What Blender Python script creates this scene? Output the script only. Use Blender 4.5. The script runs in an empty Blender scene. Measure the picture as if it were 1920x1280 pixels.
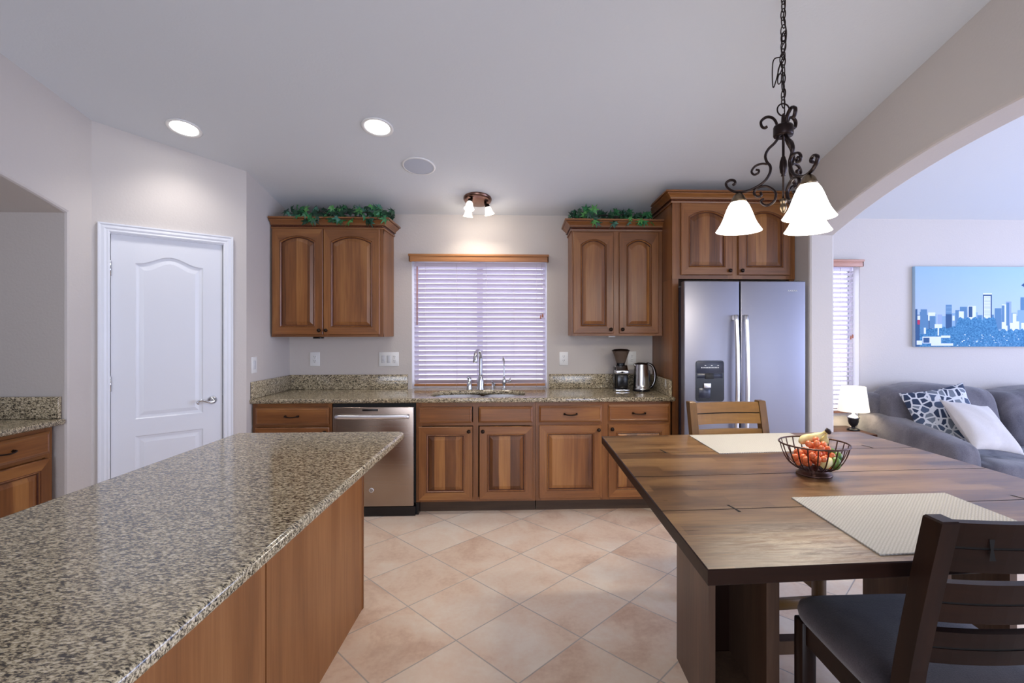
import bpy, bmesh, math, random
from math import sin, cos, pi, radians as R, sqrt
from mathutils import Vector, Matrix, Euler

sc = bpy.context.scene
COL = sc.collection
random.seed(7)

# ------------------------------------------------------------------ camera
HC = 1.436
cam_d = bpy.data.cameras.new('camera')
cam = bpy.data.objects.new('camera', cam_d)
COL.objects.link(cam)
cam.location = (0, 0, HC)
cam.rotation_euler = (R(90), 0, -0.0404)
cam_d.sensor_width = 36
cam_d.lens = 916.92 / 1920 * 36
cam_d.shift_x = (960 - 1017.4) / 1920
cam_d.shift_y = -(640 - 620.5) / 1920
cam_d.clip_start = 0.02
sc.camera = cam

# ------------------------------------------------------------------ world, daylight, exposure
w = bpy.data.worlds.new('sky')
sc.world = w
w.use_nodes = True
bg = w.node_tree.nodes['Background']
bg.inputs[0].default_value = (0.80, 0.87, 1.0, 1)
bg.inputs[1].default_value = 2.5

def area(name, loc, rot, sx, sy, power, color):
    l = bpy.data.lights.new(name, 'AREA')
    l.shape = 'RECTANGLE'
    l.size, l.size_y, l.energy, l.color = sx, sy, power, color
    o = bpy.data.objects.new(name, l)
    COL.objects.link(o)
    o.location, o.rotation_euler = loc, rot
    return o

# daylight coming through the big living room window (right); rear fill lights added behind the camera
area('living_window_daylight', (6.85, 1.2, 1.5), (0, R(90), 0), 2.2, 3.6, 105, (0.40, 0.52, 1.0))
area('living_rear_fill', (4.6, -2.9, 1.5), (R(90), 0, 0), 2.8, 2.2, 24, (0.46, 0.58, 1.0))
area('kitchen_rear_fill', (-0.4, -2.9, 1.35), (R(90), 0, 0), 3.2, 2.2, 58, (0.75, 0.82, 1.0))

sc.view_settings.view_transform = 'Standard'
sc.view_settings.look = 'None'
sc.view_settings.gamma = 1
sc.view_settings.use_curve_mapping = False
sc.view_settings.exposure = 0.75
sc.cycles.use_denoising = True
sc.cycles.max_bounces = 8
sc.cycles.diffuse_bounces = 5
sc.cycles.sample_clamp_indirect = 6

# ------------------------------------------------------------------ material helpers
MATS = {}
def srgb(r, g, b):
    f = lambda c: (c / 255 / 12.92) if c / 255 <= 0.04045 else ((c / 255 + 0.055) / 1.055) ** 2.4
    return (f(r), f(g), f(b), 1)

class NT:
    def __init__(s, name):
        s.m = bpy.data.materials.new(name)
        s.m.use_nodes = True
        s.t = s.m.node_tree
        s.p = s.t.nodes['Principled BSDF']
        MATS[name] = s.m
    def n(s, typ, ins=None, **props):
        nd = s.t.nodes.new(typ)
        for k, v in props.items(): setattr(nd, k, v)
        for k, v in (ins or {}).items():
            if isinstance(v, bpy.types.NodeSocket): s.t.links.new(v, nd.inputs[k])
            else: nd.inputs[k].default_value = v
        return nd
    def math(s, op, a, b=0.0, c=None):
        ins = {0: a, 1: b}
        if c is not None: ins[2] = c
        return s.n('ShaderNodeMath', ins, operation=op).outputs[0]
    def ramp(s, fac, stops, interp='LINEAR'):
        nd = s.n('ShaderNodeValToRGB', {0: fac})
        cr = nd.color_ramp
        cr.interpolation = interp
        while len(cr.elements) < len(stops): cr.elements.new(0.5)
        for e, (p, c) in zip(cr.elements, stops):
            e.position, e.color = p, c
        return nd.outputs[0]
    def mix(s, fac, a, b, mode='MIX'):
        nd = s.n('ShaderNodeMix', data_type='RGBA', blend_type=mode)
        for i, v in ((0, fac), (6, a), (7, b)):
            if isinstance(v, bpy.types.NodeSocket): s.t.links.new(v, nd.inputs[i])
            else: nd.inputs[i].default_value = v
        return nd.outputs[2]
    def set(s, **k):
        for key, v in k.items():
            i = s.p.inputs[key.replace('_', ' ')]
            if isinstance(v, bpy.types.NodeSocket): s.t.links.new(v, i)
            else: i.default_value = v
        return s
    def bump(s, h, strength=0.2, dist=0.005):
        b = s.n('ShaderNodeBump', {'Strength': strength, 'Distance': dist, 'Height': h})
        s.t.links.new(b.outputs[0], s.p.inputs['Normal'])
    def obj(s, scale=(1, 1, 1), rnd=0.0, rot=(0, 0, 0)):
        tc = s.n('ShaderNodeTexCoord').outputs['Object']
        if rnd:
            oi = s.n('ShaderNodeObjectInfo').outputs['Random']
            v = s.math('MULTIPLY', oi, rnd)
            cmb = s.n('ShaderNodeCombineXYZ', {0: v, 1: v, 2: v}).outputs[0]
            tc = s.n('ShaderNodeVectorMath', {0: tc, 1: cmb}, operation='ADD').outputs[0]
        return s.n('ShaderNodeMapping', {'Vector': tc, 'Scale': scale, 'Rotation': rot}).outputs[0]
    def noise(s, vec, scale=1.0, detail=3.0, rough=0.55, dist=0.0):
        return s.n('ShaderNodeTexNoise', {'Vector': vec, 'Scale': scale, 'Detail': detail, 'Roughness': rough, 'Distortion': dist}).outputs[0]

def plain(name, col, rough=0.5, metal=0.0, spec=0.5, **k):
    return NT(name).set(Base_Color=col, Roughness=rough, Metallic=metal, Specular_IOR_Level=spec, **k)

def paint(name, col, bump=0.25):
    t = NT(name)
    v = t.obj()
    n = t.noise(v, 70, 4, 0.5)
    big = t.noise(v, 1.3, 2)
    c = t.mix(t.math('MULTIPLY', big, 0.12), col, (col[0] * 0.85, col[1] * 0.85, col[2] * 0.85, 1))
    t.set(Base_Color=c, Roughness=0.75, Specular_IOR_Level=0.25)
    t.bump(n, bump, 0.004)
    return t

def wood(name, axis, dark, mid, light, stave=0.0, rough=0.33, grain=1.0, rnd=9.0, coat=0.0):
    """axis = direction of the grain (0,1,2)"""
    t = NT(name)
    def sc3(across, along): return tuple(along if i == axis else across for i in range(3))
    vb = t.obj(sc3(6, 0.7), rnd)
    vf = t.obj(sc3(85 * grain, 3.0), rnd)
    broad = t.noise(vb, 1.0, 4, 0.6, 0.6)
    fine = t.noise(vf, 1.0, 3, 0.6)
    fac = t.math('ADD', t.math('MULTIPLY', broad, 0.72), t.math('MULTIPLY', fine, 0.28))
    if stave:
        o = t.obj((1, 1, 1), rnd)
        sep = t.n('ShaderNodeSeparateXYZ', {0: o})
        ax = {0: 2, 1: 0, 2: 0}[axis]
        wob = t.math('MULTIPLY', t.math('SUBTRACT', broad, 0.5), 0.035)
        u = t.math('FLOOR', t.math('DIVIDE', t.math('ADD', sep.outputs[ax], wob), stave))
        wn = t.n('ShaderNodeTexWhiteNoise', {'W': u}, noise_dimensions='1D').outputs[0]
        fac = t.math('ADD', fac, t.math('MULTIPLY', t.math('SUBTRACT', wn, 0.5), 0.44))
    col = t.ramp(fac, [(0.26, dark), (0.5, mid), (0.74, light)])
    t.set(Base_Color=col, Roughness=rough, Specular_IOR_Level=0.5, Coat_Weight=coat, Coat_Roughness=0.25)
    t.bump(fine, 0.06, 0.002)
    return t

# ------------------------------------------------------------------ materials
WALL = srgb(203, 196, 190)
paint('wall_paint', WALL)
paint('ceiling_paint', srgb(216, 220, 224), 0.2)
CD, CM, CL = srgb(84, 48, 22), srgb(128, 80, 41), srgb(164, 113, 62)
wood('cherry_upright', 2, CD, CM, CL)
wood('cherry_level', 0, CD, CM, CL)
wood('cherry_staves', 2, CD, CM, CL, stave=0.085)
wood('cherry_glaze', 0, srgb(48, 20, 10), srgb(78, 38, 20), srgb(104, 56, 32))
wood('cherry_rope', 0, srgb(70, 34, 18), srgb(104, 58, 34), srgb(136, 84, 52))
wood('toe_wood', 0, srgb(52, 36, 24), srgb(76, 56, 38), srgb(98, 74, 52), rough=.6)
wood('cherry_deep_y', 1, CD, CM, CL)
wood('island_veneer', 2, srgb(108, 66, 34), srgb(148, 98, 56), srgb(178, 128, 82), grain=1.3, rough=0.45)
wood('valance_wood', 0, srgb(140, 88, 48), srgb(172, 116, 68), srgb(196, 142, 92), rough=0.4)
wood('valance_rosy', 0, srgb(150, 105, 85), srgb(180, 130, 108), srgb(205, 160, 138), rough=0.4)
wood('walnut_level', 0, srgb(40, 20, 13), srgb(72, 40, 24), srgb(104, 64, 38), rough=0.36)
wood('walnut_upright', 2, srgb(60, 40, 30), srgb(92, 68, 52), srgb(120, 94, 74), rough=0.42)
wood('chair_shaded_level', 0, srgb(17, 9, 7), srgb(32, 17, 12), srgb(46, 27, 18), rough=0.38, grain=.7)  # near chair's wood, colour darkened for the shade it stands in
wood('chair_shaded_upright', 2, srgb(17, 9, 6), srgb(34, 18, 12), srgb(50, 29, 18), rough=0.38, grain=.7)
wood('chair_lit_level', 0, srgb(74, 49, 15), srgb(106, 74, 26), srgb(134, 98, 40), rough=0.38, grain=.7)  # far chair: the same wood, colour lightened for the chandelier's light
wood('chair_lit_upright', 2, srgb(58, 38, 15), srgb(84, 58, 24), srgb(108, 76, 35), rough=0.38, grain=.7)

for nm in ('chair_shaded_level', 'chair_shaded_upright'): MATS[nm].node_tree.nodes['Principled BSDF'].inputs['Specular IOR Level'].default_value = 0.16
def granite():
    t = NT('granite')
    v = t.obj((0.6, 1.25, 1.1), rot=(0, 0, R(20)))
    a = t.noise(v, 170, 3, 0.62, 0.4)
    b = t.noise(v, 55, 2, 0.5)
    c = t.noise(v, 420, 2, 0.5)
    fac = t.math('ADD', t.math('ADD', t.math('MULTIPLY', a, 0.72), t.math('MULTIPLY', b, 0.2)), t.math('MULTIPLY', c, 0.08))
    col = t.ramp(fac, [(0.385, srgb(36, 33, 29)), (0.44, srgb(84, 76, 64)), (0.485, srgb(142, 129, 104)),
                       (0.535, srgb(190, 175, 143)), (0.63, srgb(220, 208, 182))])
    t.set(Base_Color=col, Roughness=0.11, Specular_IOR_Level=0.55)
granite()

def tiles():
    t = NT('floor_tile')
    tc = t.n('ShaderNodeTexCoord').outputs['Object']
    sep = t.n('ShaderNodeSeparateXYZ', {0: tc})
    S, A = 0.4119, 0.7808
    dx = t.math('SUBTRACT', sep.outputs[0], -0.5991)
    dy = t.math('SUBTRACT', sep.outputs[1], 2.5784)
    u = t.math('DIVIDE', t.math('ADD', t.math('MULTIPLY', dx, cos(A)), t.math('MULTIPLY', dy, sin(A))), S)
    v = t.math('DIVIDE', t.math('SUBTRACT', t.math('MULTIPLY', dx, sin(A)), t.math('MULTIPLY', dy, cos(A))), S)
    def edge(x):
        f = t.math('FRACT', x)
        return t.math('MINIMUM', f, t.math('SUBTRACT', 1.0, f))
    d = t.math('MULTIPLY', t.math('MINIMUM', edge(u), edge(v)), S)
    tile = t.n('ShaderNodeMapRange', {0: d, 1: 0.0018, 2: 0.0042, 3: 0.0, 4: 1.0}).outputs[0]
    cell = t.n('ShaderNodeCombineXYZ', {0: t.math('FLOOR', u), 1: t.math('FLOOR', v), 2: 0.0}).outputs[0]
    wn = t.n('ShaderNodeTexWhiteNoise', {'Vector': cell}, noise_dimensions='3D')
    off = t.n('ShaderNodeVectorMath', {0: tc, 1: wn.outputs[1]}, operation='ADD').outputs[0]
    mot = t.noise(off, 3.2, 5, 0.6, 0.5)
    fine = t.noise(off, 45, 4, 0.6)
    fac = t.math('ADD', t.math('ADD', t.math('MULTIPLY', mot, 0.75), t.math('MULTIPLY', fine, 0.2)), t.math('MULTIPLY', wn.outputs[0], 0.12))
    c = t.ramp(fac, [(0.32, srgb(204, 170, 144)), (0.5, srgb(230, 206, 182)), (0.68, srgb(238, 224, 205))])
    g = t.mix(tile, srgb(184, 174, 164), c)
    t.set(Base_Color=g, Roughness=t.n('ShaderNodeMapRange', {0: tile, 3: 0.8, 4: 0.36}).outputs[0], Specular_IOR_Level=0.45)
    h = t.math('ADD', t.math('MULTIPLY', tile, 1.0), t.math('MULTIPLY', mot, 0.25))
    t.bump(h, 0.35, 0.003)
tiles()

def steel(name, col, rough, axis=2):
    t = NT(name)
    v = t.obj(tuple(1.0 if i == axis else 220 for i in range(3)))
    n = t.noise(v, 1.0, 2)
    t.set(Base_Color=col, Metallic=1.0, Roughness=t.math('ADD', rough - 0.04, t.math('MULTIPLY', n, 0.08)))
    return t
steel('fridge_steel', srgb(142, 141, 150), 0.42, 0)
steel('dishwasher_steel', srgb(168, 153, 141), 0.26, 0)
steel('sink_steel', srgb(200, 200, 200), 0.25, 0)
plain('chrome', srgb(205, 207, 212), 0.2, 1.0)
plain('sink_bright', srgb(222, 222, 224), 0.4, 1.0)
plain('bright_steel', srgb(232, 233, 238), 0.34, 1.0)
plain('bronze', srgb(46, 34, 28), 0.35, 0.85)
plain('bowl_bronze', srgb(86, 62, 54), 0.32, 0.8)
plain('bronze_dark', srgb(38, 26, 24), 0.34, 0.7)
plain('aged_brass', srgb(120, 104, 84), 0.35, 1.0)
plain('fixture_bronze', srgb(126, 96, 84), 0.28, 1.0)
plain('black_plastic', srgb(14, 14, 18), 0.22)
plain('black_matte', srgb(10, 10, 11), 0.6)
plain('panel_grey', srgb(40, 44, 60), 0.3)
plain('white_paint', srgb(226, 228, 233), 0.35)
plain('white_plastic', srgb(232, 232, 230), 0.35)
plain('grille_white', srgb(186, 192, 204), 0.6)
plain('switch_grey', srgb(205, 206, 208), 0.4)
plain('slot_dark', srgb(60, 58, 58), 0.6)
plain('vinyl_frame', srgb(226, 224, 230), 0.4)
t = plain('blind_slat', srgb(214, 206, 222), 0.45); t.set(Transmission_Weight=0.0, Subsurface_Weight=0.0)
plain('cord', srgb(205, 195, 205), 0.7)
plain('wand_wood', srgb(176, 112, 92), 0.5)
t = NT('glass'); t.set(Base_Color=(1, 1, 1, 1), Roughness=0.0, Transmission_Weight=1.0, IOR=1.01, Specular_IOR_Level=0.3)
t = NT('smoked_plastic'); t.set(Base_Color=srgb(150, 130, 116), Roughness=0.12, Transmission_Weight=0.65, IOR=1.2)
t = NT('lit_disc'); t.set(Base_Color=(1, 1, 1, 1), Emission_Color=(1.0, 0.98, 0.95, 1), Emission_Strength=9.0)
t = NT('lit_shade'); t.set(Base_Color=(0.95, 0.93, 0.88, 1), Roughness=0.4, Emission_Color=(1.0, 0.96, 0.86, 1), Emission_Strength=3.2)
t = NT('lit_bulb'); t.set(Base_Color=(1, 1, 1, 1), Emission_Color=(1.0, 0.93, 0.82, 1), Emission_Strength=12.0)
t = NT('lit_small_shade'); t.set(Base_Color=(0.9, 0.86, 0.82, 1), Roughness=0.3, Emission_Color=(1.0, 0.9, 0.8, 1), Emission_Strength=0.55)
t = NT('lit_lampshade'); t.set(Base_Color=srgb(240, 236, 222), Roughness=0.8, Emission_Color=(1.0, 0.94, 0.78, 1), Emission_Strength=0.34)

def fabric(name, c1, c2, scale, rough=0.9, sheen=0.3, bump=0.3):
    t = NT(name)
    v = t.obj()
    n = t.noise(v, scale, 5, 0.65)
    b = t.noise(v, 4.0, 3, 0.6, 0.8)
    f = t.math('ADD', t.math('MULTIPLY', n, 0.4), t.math('MULTIPLY', b, 0.6))
    t.set(Base_Color=t.ramp(f, [(0.35, c1), (0.65, c2)]), Roughness=rough, Sheen_Weight=sheen, Specular_IOR_Level=0.2)
    t.bump(n, bump, 0.003)
    return t
fabric('sofa_chenille', srgb(74, 72, 80), srgb(116, 112, 118), 160)
fabric('seat_cloth', srgb(56, 50, 54), srgb(92, 84, 88), 260, bump=0.4)
fabric('cream_cloth', srgb(186, 180, 176), srgb(206, 200, 196), 200, bump=0.1)

def patterned():
    t = NT('pattern_cloth')
    v = t.obj((1, 1, 1))
    vo = t.n('ShaderNodeTexVoronoi', {'Vector': v, 'Scale': 17.0}, feature='DISTANCE_TO_EDGE').outputs[0]
    vn = t.n('ShaderNodeTexVoronoi', {'Vector': v, 'Scale': 17.0})
    cell = t.n('ShaderNodeSeparateColor', {0: vn.outputs['Color']}).outputs[0]
    body = t.ramp(cell, [(0.0, srgb(38, 52, 78)), (0.45, srgb(70, 84, 108)), (0.7, srgb(112, 120, 132))], 'CONSTANT')
    line = t.n('ShaderNodeMapRange', {0: vo, 1: 0.085, 2: 0.1}).outputs[0]
    t.set(Base_Color=t.mix(line, srgb(206, 208, 212), body), Roughness=0.85)
patterned()

def woven():
    t = NT('woven_mat')
    v = t.obj((1, 1, 1), rot=(0, 0, R(45)))
    w1 = t.n('ShaderNodeTexWave', {'Vector': v, 'Scale': 42.0, 'Distortion': 1.2, 'Detail': 1.0}, bands_direction='X').outputs[1]
    w2 = t.n('ShaderNodeTexWave', {'Vector': v, 'Scale': 42.0, 'Distortion': 1.2, 'Detail': 1.0}, bands_direction='Y').outputs[1]
    f = t.math('MULTIPLY', w1, w2)
    n = t.noise(v, 300, 2)
    f2 = t.math('ADD', t.math('MULTIPLY', f, 0.75), t.math('MULTIPLY', n, 0.25))
    t.set(Base_Color=t.ramp(f2, [(0.1, srgb(164, 160, 150)), (0.6, srgb(194, 191, 184))]), Roughness=0.85)
    t.bump(f2, 0.6, 0.003)
woven()

def table_top():
    t = NT('table_top_wood')
    vb = t.obj((1.6, 9, 9)); vf = t.obj((5, 130, 130)); vw = t.obj((2.0, 3.2, 3))
    broad = t.noise(vb, 1.0, 5, 0.65, 0.5); fine = t.noise(vf, 1.0, 3, 0.6)
    o = t.obj(); sep = t.n('ShaderNodeSeparateXYZ', {0: o})
    row = t.math('FLOOR', t.math('DIVIDE', sep.outputs[1], 0.0585))
    seg = t.n('ShaderNodeTexWhiteNoise', {'W': row}, noise_dimensions='1D').outputs[0]
    col_i = t.math('FLOOR', t.math('ADD', t.math('DIVIDE', sep.outputs[0], 0.55), t.math('MULTIPLY', seg, 7.0)))
    wn = t.n('ShaderNodeTexWhiteNoise', {'Vector': t.n('ShaderNodeCombineXYZ', {0: row, 1: col_i, 2: 0.0}).outputs[0]}).outputs[0]
    f = t.math('ADD', t.math('ADD', t.math('MULTIPLY', broad, 0.62), t.math('MULTIPLY', fine, 0.30)), t.math('MULTIPLY', wn, 0.16))
    c = t.ramp(f, [(0.36, srgb(48, 31, 18)), (0.51, srgb(96, 67, 38)), (0.67, srgb(138, 106, 68))])
    # pale worn patch on the near left corner
    dx = t.math('SUBTRACT', sep.outputs[0], -0.40); dy = t.math('SUBTRACT', sep.outputs[1], -0.60)
    dd = t.math('SQRT', t.math('ADD', t.math('POWER', t.math('DIVIDE', dx, 0.30), 2.0), t.math('POWER', t.math('DIVIDE', dy, 0.16), 2.0)))
    patch = t.n('ShaderNodeMapRange', {0: dd, 1: 0.1, 2: 1.1, 3: 1.0, 4: 0.0}).outputs[0]
    wear = t.math('MULTIPLY', patch, t.n('ShaderNodeMapRange', {0: t.noise(t.obj((9, 60, 30)), 1.0, 8, 0.8, 0.6), 1: 0.42, 2: 0.62}).outputs[0])
    t.set(Base_Color=t.mix(t.math('MULTIPLY', wear, 0.9), c, srgb(206, 192, 166)), Roughness=t.math('ADD', 0.24, t.math('MULTIPLY', fine, 0.12)), Specular_IOR_Level=0.9)
    t.bump(fine, 0.08, 0.002)
table_top()

def leaf(name, c1, c2):
    t = NT(name)
    n = t.noise(t.obj(), 25, 2)
    t.set(Base_Color=t.ramp(n, [(0.35, c1), (0.65, c2)]), Roughness=0.4)
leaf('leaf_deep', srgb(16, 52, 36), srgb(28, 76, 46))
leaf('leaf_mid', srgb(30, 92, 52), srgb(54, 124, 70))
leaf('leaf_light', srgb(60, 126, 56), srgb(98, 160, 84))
leaf('leaf_teal', srgb(40, 96, 78), srgb(90, 142, 122))
plain('vine_brown', srgb(40, 30, 24), 0.7)
def fruit(name, a, b, rough=0.25):
    t = NT(name)
    n = t.noise(t.obj((1, 1, 1), 5.0), 30, 2)
    t.set(Base_Color=t.ramp(n, [(0.3, a), (0.7, b)]), Roughness=rough)
fruit('tomato_skin', srgb(216, 92, 44), srgb(236, 142, 92))
fruit('banana_skin', srgb(208, 186, 110), srgb(236, 224, 166), 0.5)
fruit('green_skin', srgb(60, 96, 50), srgb(120, 150, 60), 0.35)
plain('banana_tip', srgb(44, 26, 22), 0.7)
plain('dark_urn', srgb(26, 28, 34), 0.3)
plain('patio_concrete', srgb(226, 222, 216), 0.9)
plain('stucco', srgb(216, 206, 208), 0.9)
plain('dark_gap', srgb(12, 9, 8), 0.9)

# ------------------------------------------------------------------ mesh builder
class MB:
    def __init__(s): s.v, s.f, s.m, s.sm = [], [], [], []
    def add(s, vs, fs, mi=0, smooth=False):
        b = len(s.v)
        s.v += [tuple(p) for p in vs]
        for f in fs:
            s.f.append(tuple(b + i for i in f)); s.m.append(mi); s.sm.append(smooth)
    def box(s, x0, x1, y0, y1, z0, z1, mi=0):
        vs = [(x, y, z) for z in (z0, z1) for y in (y0, y1) for x in (x0, x1)]
        s.add(vs, [(0, 2, 3, 1), (4, 5, 7, 6), (0, 1, 5, 4), (2, 6, 7, 3), (0, 4, 6, 2), (1, 3, 7, 5)], mi)
    def rbox(s, x0, x1, y0, y1, z0, z1, r=0.004, seg=2, mi=0, mat=None, smooth=True):
        bm = bmesh.new()
        bmesh.ops.create_cube(bm, size=1)
        for v in bm.verts:
            v.co = Vector(((x0 + x1) / 2 + v.co.x * (x1 - x0), (y0 + y1) / 2 + v.co.y * (y1 - y0), (z0 + z1) / 2 + v.co.z * (z1 - z0)))
        bmesh.ops.bevel(bm, geom=list(bm.edges), offset=r, segments=seg, affect='EDGES', profile=0.5)
        if mat is not None: bmesh.ops.transform(bm, matrix=mat, verts=bm.verts)
        s.bm(bm, mi, smooth)
    def bm(s, bm, mi=0, smooth=False):
        bm.verts.index_update()
        s.add([v.co[:] for v in bm.verts], [[v.index for v in f.verts] for f in bm.faces], mi, smooth)
        bm.free()
    def prism(s, poly, a0, a1, axis=2, mi=0, cap=True, smooth=False):
        """poly in the two remaining axes, extruded along axis"""
        def P(p, a):
            return {2: (p[0], p[1], a), 1: (p[0], a, p[1]), 0: (a, p[0], p[1])}[axis]
        n = len(poly)
        vs = [P(p, a0) for p in poly] + [P(p, a1) for p in poly]
        s.add(vs, [(i, (i + 1) % n, n + (i + 1) % n, n + i) for i in range(n)], mi, smooth)
        if cap: s.add(vs, [tuple(range(n))[::-1], tuple(range(n, 2 * n))], mi)
    def lathe(s, prof, n=28, c=(0, 0, 0), mi=0, mat=None, smooth=True, caps=False):
        vs, fs = [], []
        for (r, z) in prof:
            for k in range(n):
                a = 2 * pi * k / n
                p = Vector((r * cos(a), r * sin(a), z))
                if mat is not None: p = mat @ p
                vs.append((p.x + c[0], p.y + c[1], p.z + c[2]))
        for i in range(len(prof) - 1):
            for k in range(n):
                fs.append((i * n + k, i * n + (k + 1) % n, (i + 1) * n + (k + 1) % n, (i + 1) * n + k))
        s.add(vs, fs, mi, smooth)
        if caps:
            m = (len(prof) - 1) * n
            s.add(vs, [tuple(range(n))[::-1], tuple(range(m, m + n))], mi)
    def tube(s, pts, rad, n=8, mi=0, closed=False, flat=1.0, smooth=True, up=None):
        pts = [Vector(p) for p in pts]
        N = len(pts)
        rads = rad if isinstance(rad, (list, tuple)) else [rad] * N
        vs = []
        prev = None
        for i, p in enumerate(pts):
            if closed: t = pts[(i + 1) % N] - pts[i - 1]
            else: t = pts[min(i + 1, N - 1)] - pts[max(i - 1, 0)]
            if t.length < 1e-9: t = Vector((0, 0, 1))
            t.normalize()
            if up is not None: a = Vector(up)
            elif prev is not None: a = prev
            else: a = Vector((0, 0, 1)) if abs(t.z) < 0.9 else Vector((1, 0, 0))
            u = a - t * a.dot(t)
            if u.length < 1e-6: u = t.orthogonal()
            u.normalize(); prev = u
            v = t.cross(u)
            for k in range(n):
                th = 2 * pi * k / n
                q = p + u * (rads[i] * cos(th) * flat) + v * (rads[i] * sin(th))
                vs.append(q[:])
        fs = []
        M = N if closed else N - 1
        for i in range(M):
            j = (i + 1) % N
            for k in range(n):
                fs.append((i * n + k, i * n + (k + 1) % n, j * n + (k + 1) % n, j * n + k))
        s.add(vs, fs, mi, smooth)
        if not closed:
            s.add(vs, [tuple(range(n))[::-1], tuple(range((N - 1) * n, N * n))], mi)
    def loft(s, loops, mi=0, smooth=False, cap0=False, cap1=False):
        n = len(loops[0])
        vs = [p for l in loops for p in l]
        fs = []
        for i in range(len(loops) - 1):
            for k in range(n):
                fs.append((i * n + k, i * n + (k + 1) % n, (i + 1) * n + (k + 1) % n, (i + 1) * n + k))
        s.add(vs, fs, mi, smooth)
        if cap0: s.add(vs, [tuple(range(n))[::-1]], mi)
        if cap1: s.add(vs, [tuple(range((len(loops) - 1) * n, len(loops) * n))], mi)
    def sphere(s, c, r, nu=16, nv=10, mi=0, sc3=(1, 1, 1), mat=None):
        prof = [(max(1e-4, sin(pi * i / nv)) * r, -cos(pi * i / nv) * r) for i in range(nv + 1)]
        m = Matrix.Diagonal(Vector(sc3)).to_4x4()
        if mat is not None: m = mat @ m
        s.lathe(prof, nu, c, mi, m)
    def xf(s, mat, i0=0):
        for i in range(i0, len(s.v)): s.v[i] = (mat @ Vector(s.v[i]))[:]
    def build(s, name, mats, parent=None, loc=None, rot=None, subsurf=0, recalc=True):
        me = bpy.data.meshes.new(name)
        me.from_pydata(s.v, [], s.f)
        if isinstance(mats, str): mats = [mats]
        for m in mats: me.materials.append(MATS[m])
        for p, mi, sm in zip(me.polygons, s.m, s.sm):
            p.material_index = mi; p.use_smooth = sm
        if recalc:
            b = bmesh.new(); b.from_mesh(me)
            bmesh.ops.remove_doubles(b, verts=b.verts, dist=1e-6)
            bmesh.ops.recalc_face_normals(b, faces=b.faces)
            b.to_mesh(me); b.free()
        me.update()
        o = bpy.data.objects.new(name, me)
        COL.objects.link(o)
        if parent is not None: o.parent = parent
        if loc is not None: o.location = loc
        if rot is not None: o.rotation_euler = rot
        if subsurf:
            md = o.modifiers.new('smooth', 'SUBSURF'); md.levels = subsurf; md.render_levels = subsurf
        return o

def tag(o, label, cat, group=None, kind=None):
    o['label'] = label; o['category'] = cat
    if group: o['group'] = group
    if kind: o['kind'] = kind
    return o
def thing(name, label, cat, loc=(0, 0, 0), rz=0.0, group=None):
    o = bpy.data.objects.new(name, None)
    o.empty_display_size = 0.1
    COL.objects.link(o)
    o.location = loc; o.rotation_euler = (0, 0, rz)
    return tag(o, label, cat, group)
def struct(o, label=None):
    o['kind'] = 'structure'
    if label: o['label'] = label
    return o
def copy_tree(o, parent=None):
    c = o.copy(); COL.objects.link(c)
    if parent is not None:
        c.parent = parent
    for ch in list(o.children): copy_tree(ch, c)
    return c
def spline(pts, n=6, closed=False):
    pts = [Vector(p) for p in pts]
    out = []
    N = len(pts)
    for i in range(N if closed else N - 1):
        if closed: p0, p1, p2, p3 = pts[i - 1], pts[i], pts[(i + 1) % N], pts[(i + 2) % N]
        else: p0, p1, p2, p3 = pts[max(i - 1, 0)], pts[i], pts[i + 1], pts[min(i + 2, N - 1)]
        for k in range(n):
            t = k / n
            out.append(0.5 * ((2 * p1) + (p2 - p0) * t + (2 * p0 - 5 * p1 + 4 * p2 - p3) * t * t + (3 * p1 - p0 - 3 * p2 + p3) * t ** 3))
    if not closed: out.append(pts[-1])
    return out
def lamp(name, kind, loc, energy, color, parent=None, rot=None, size=0.05, spot=None, blend=0.6):
    l = bpy.data.lights.new(name, kind)
    l.energy, l.color = energy, color
    if kind in ('POINT', 'SPOT'): l.shadow_soft_size = size
    if spot: l.spot_size, l.spot_blend = spot, blend
    o = bpy.data.objects.new(name, l)
    COL.objects.link(o)
    o.location = loc
    if rot is not None: o.rotation_euler = rot
    if parent is not None: o.parent = parent
    return o

# ================================================================== ROOM SHELL
D = 4.467          # back wall
SL, HW = 0.2206, 2.492
zc = lambda y: HW + SL * (D - y)
XL, XS, XR, XR2, XE, YB = -2.73, -2.088, 2.196, 2.39, 7.0, -3.1

m = MB(); m.add([(-6, YB - .2, 0), (XE + .2, YB - .2, 0), (XE + .2, D + .2, 0), (-6, D + .2, 0)], [(0, 1, 2, 3)])
m.add([(-6, YB - .2, -.1), (XE + .2, YB - .2, -.1), (XE + .2, D + .2, -.1), (-6, D + .2, -.1)], [(3, 2, 1, 0)])
struct(m.build('floor', 'floor_tile', recalc=False), 'beige and terracotta ceramic floor tiles laid diagonally')

m = MB()
ya, yb_ = YB - .2, D + .2
m.add([(-6, ya, zc(ya)), (XE + .2, ya, zc(ya)), (XE + .2, yb_, zc(yb_)), (-6, yb_, zc(yb_)),
       (-6, ya, zc(ya) + .15), (XE + .2, ya, zc(ya) + .15), (XE + .2, yb_, zc(yb_) + .15), (-6, yb_, zc(yb_) + .15)],
      [(3, 2, 1, 0), (4, 5, 6, 7), (0, 1, 5, 4), (1, 2, 6, 5), (2, 3, 7, 6), (3, 0, 4, 7)])
struct(m.build('ceiling', 'ceiling_paint'), 'pale sloped ceiling rising towards the viewer')

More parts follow.
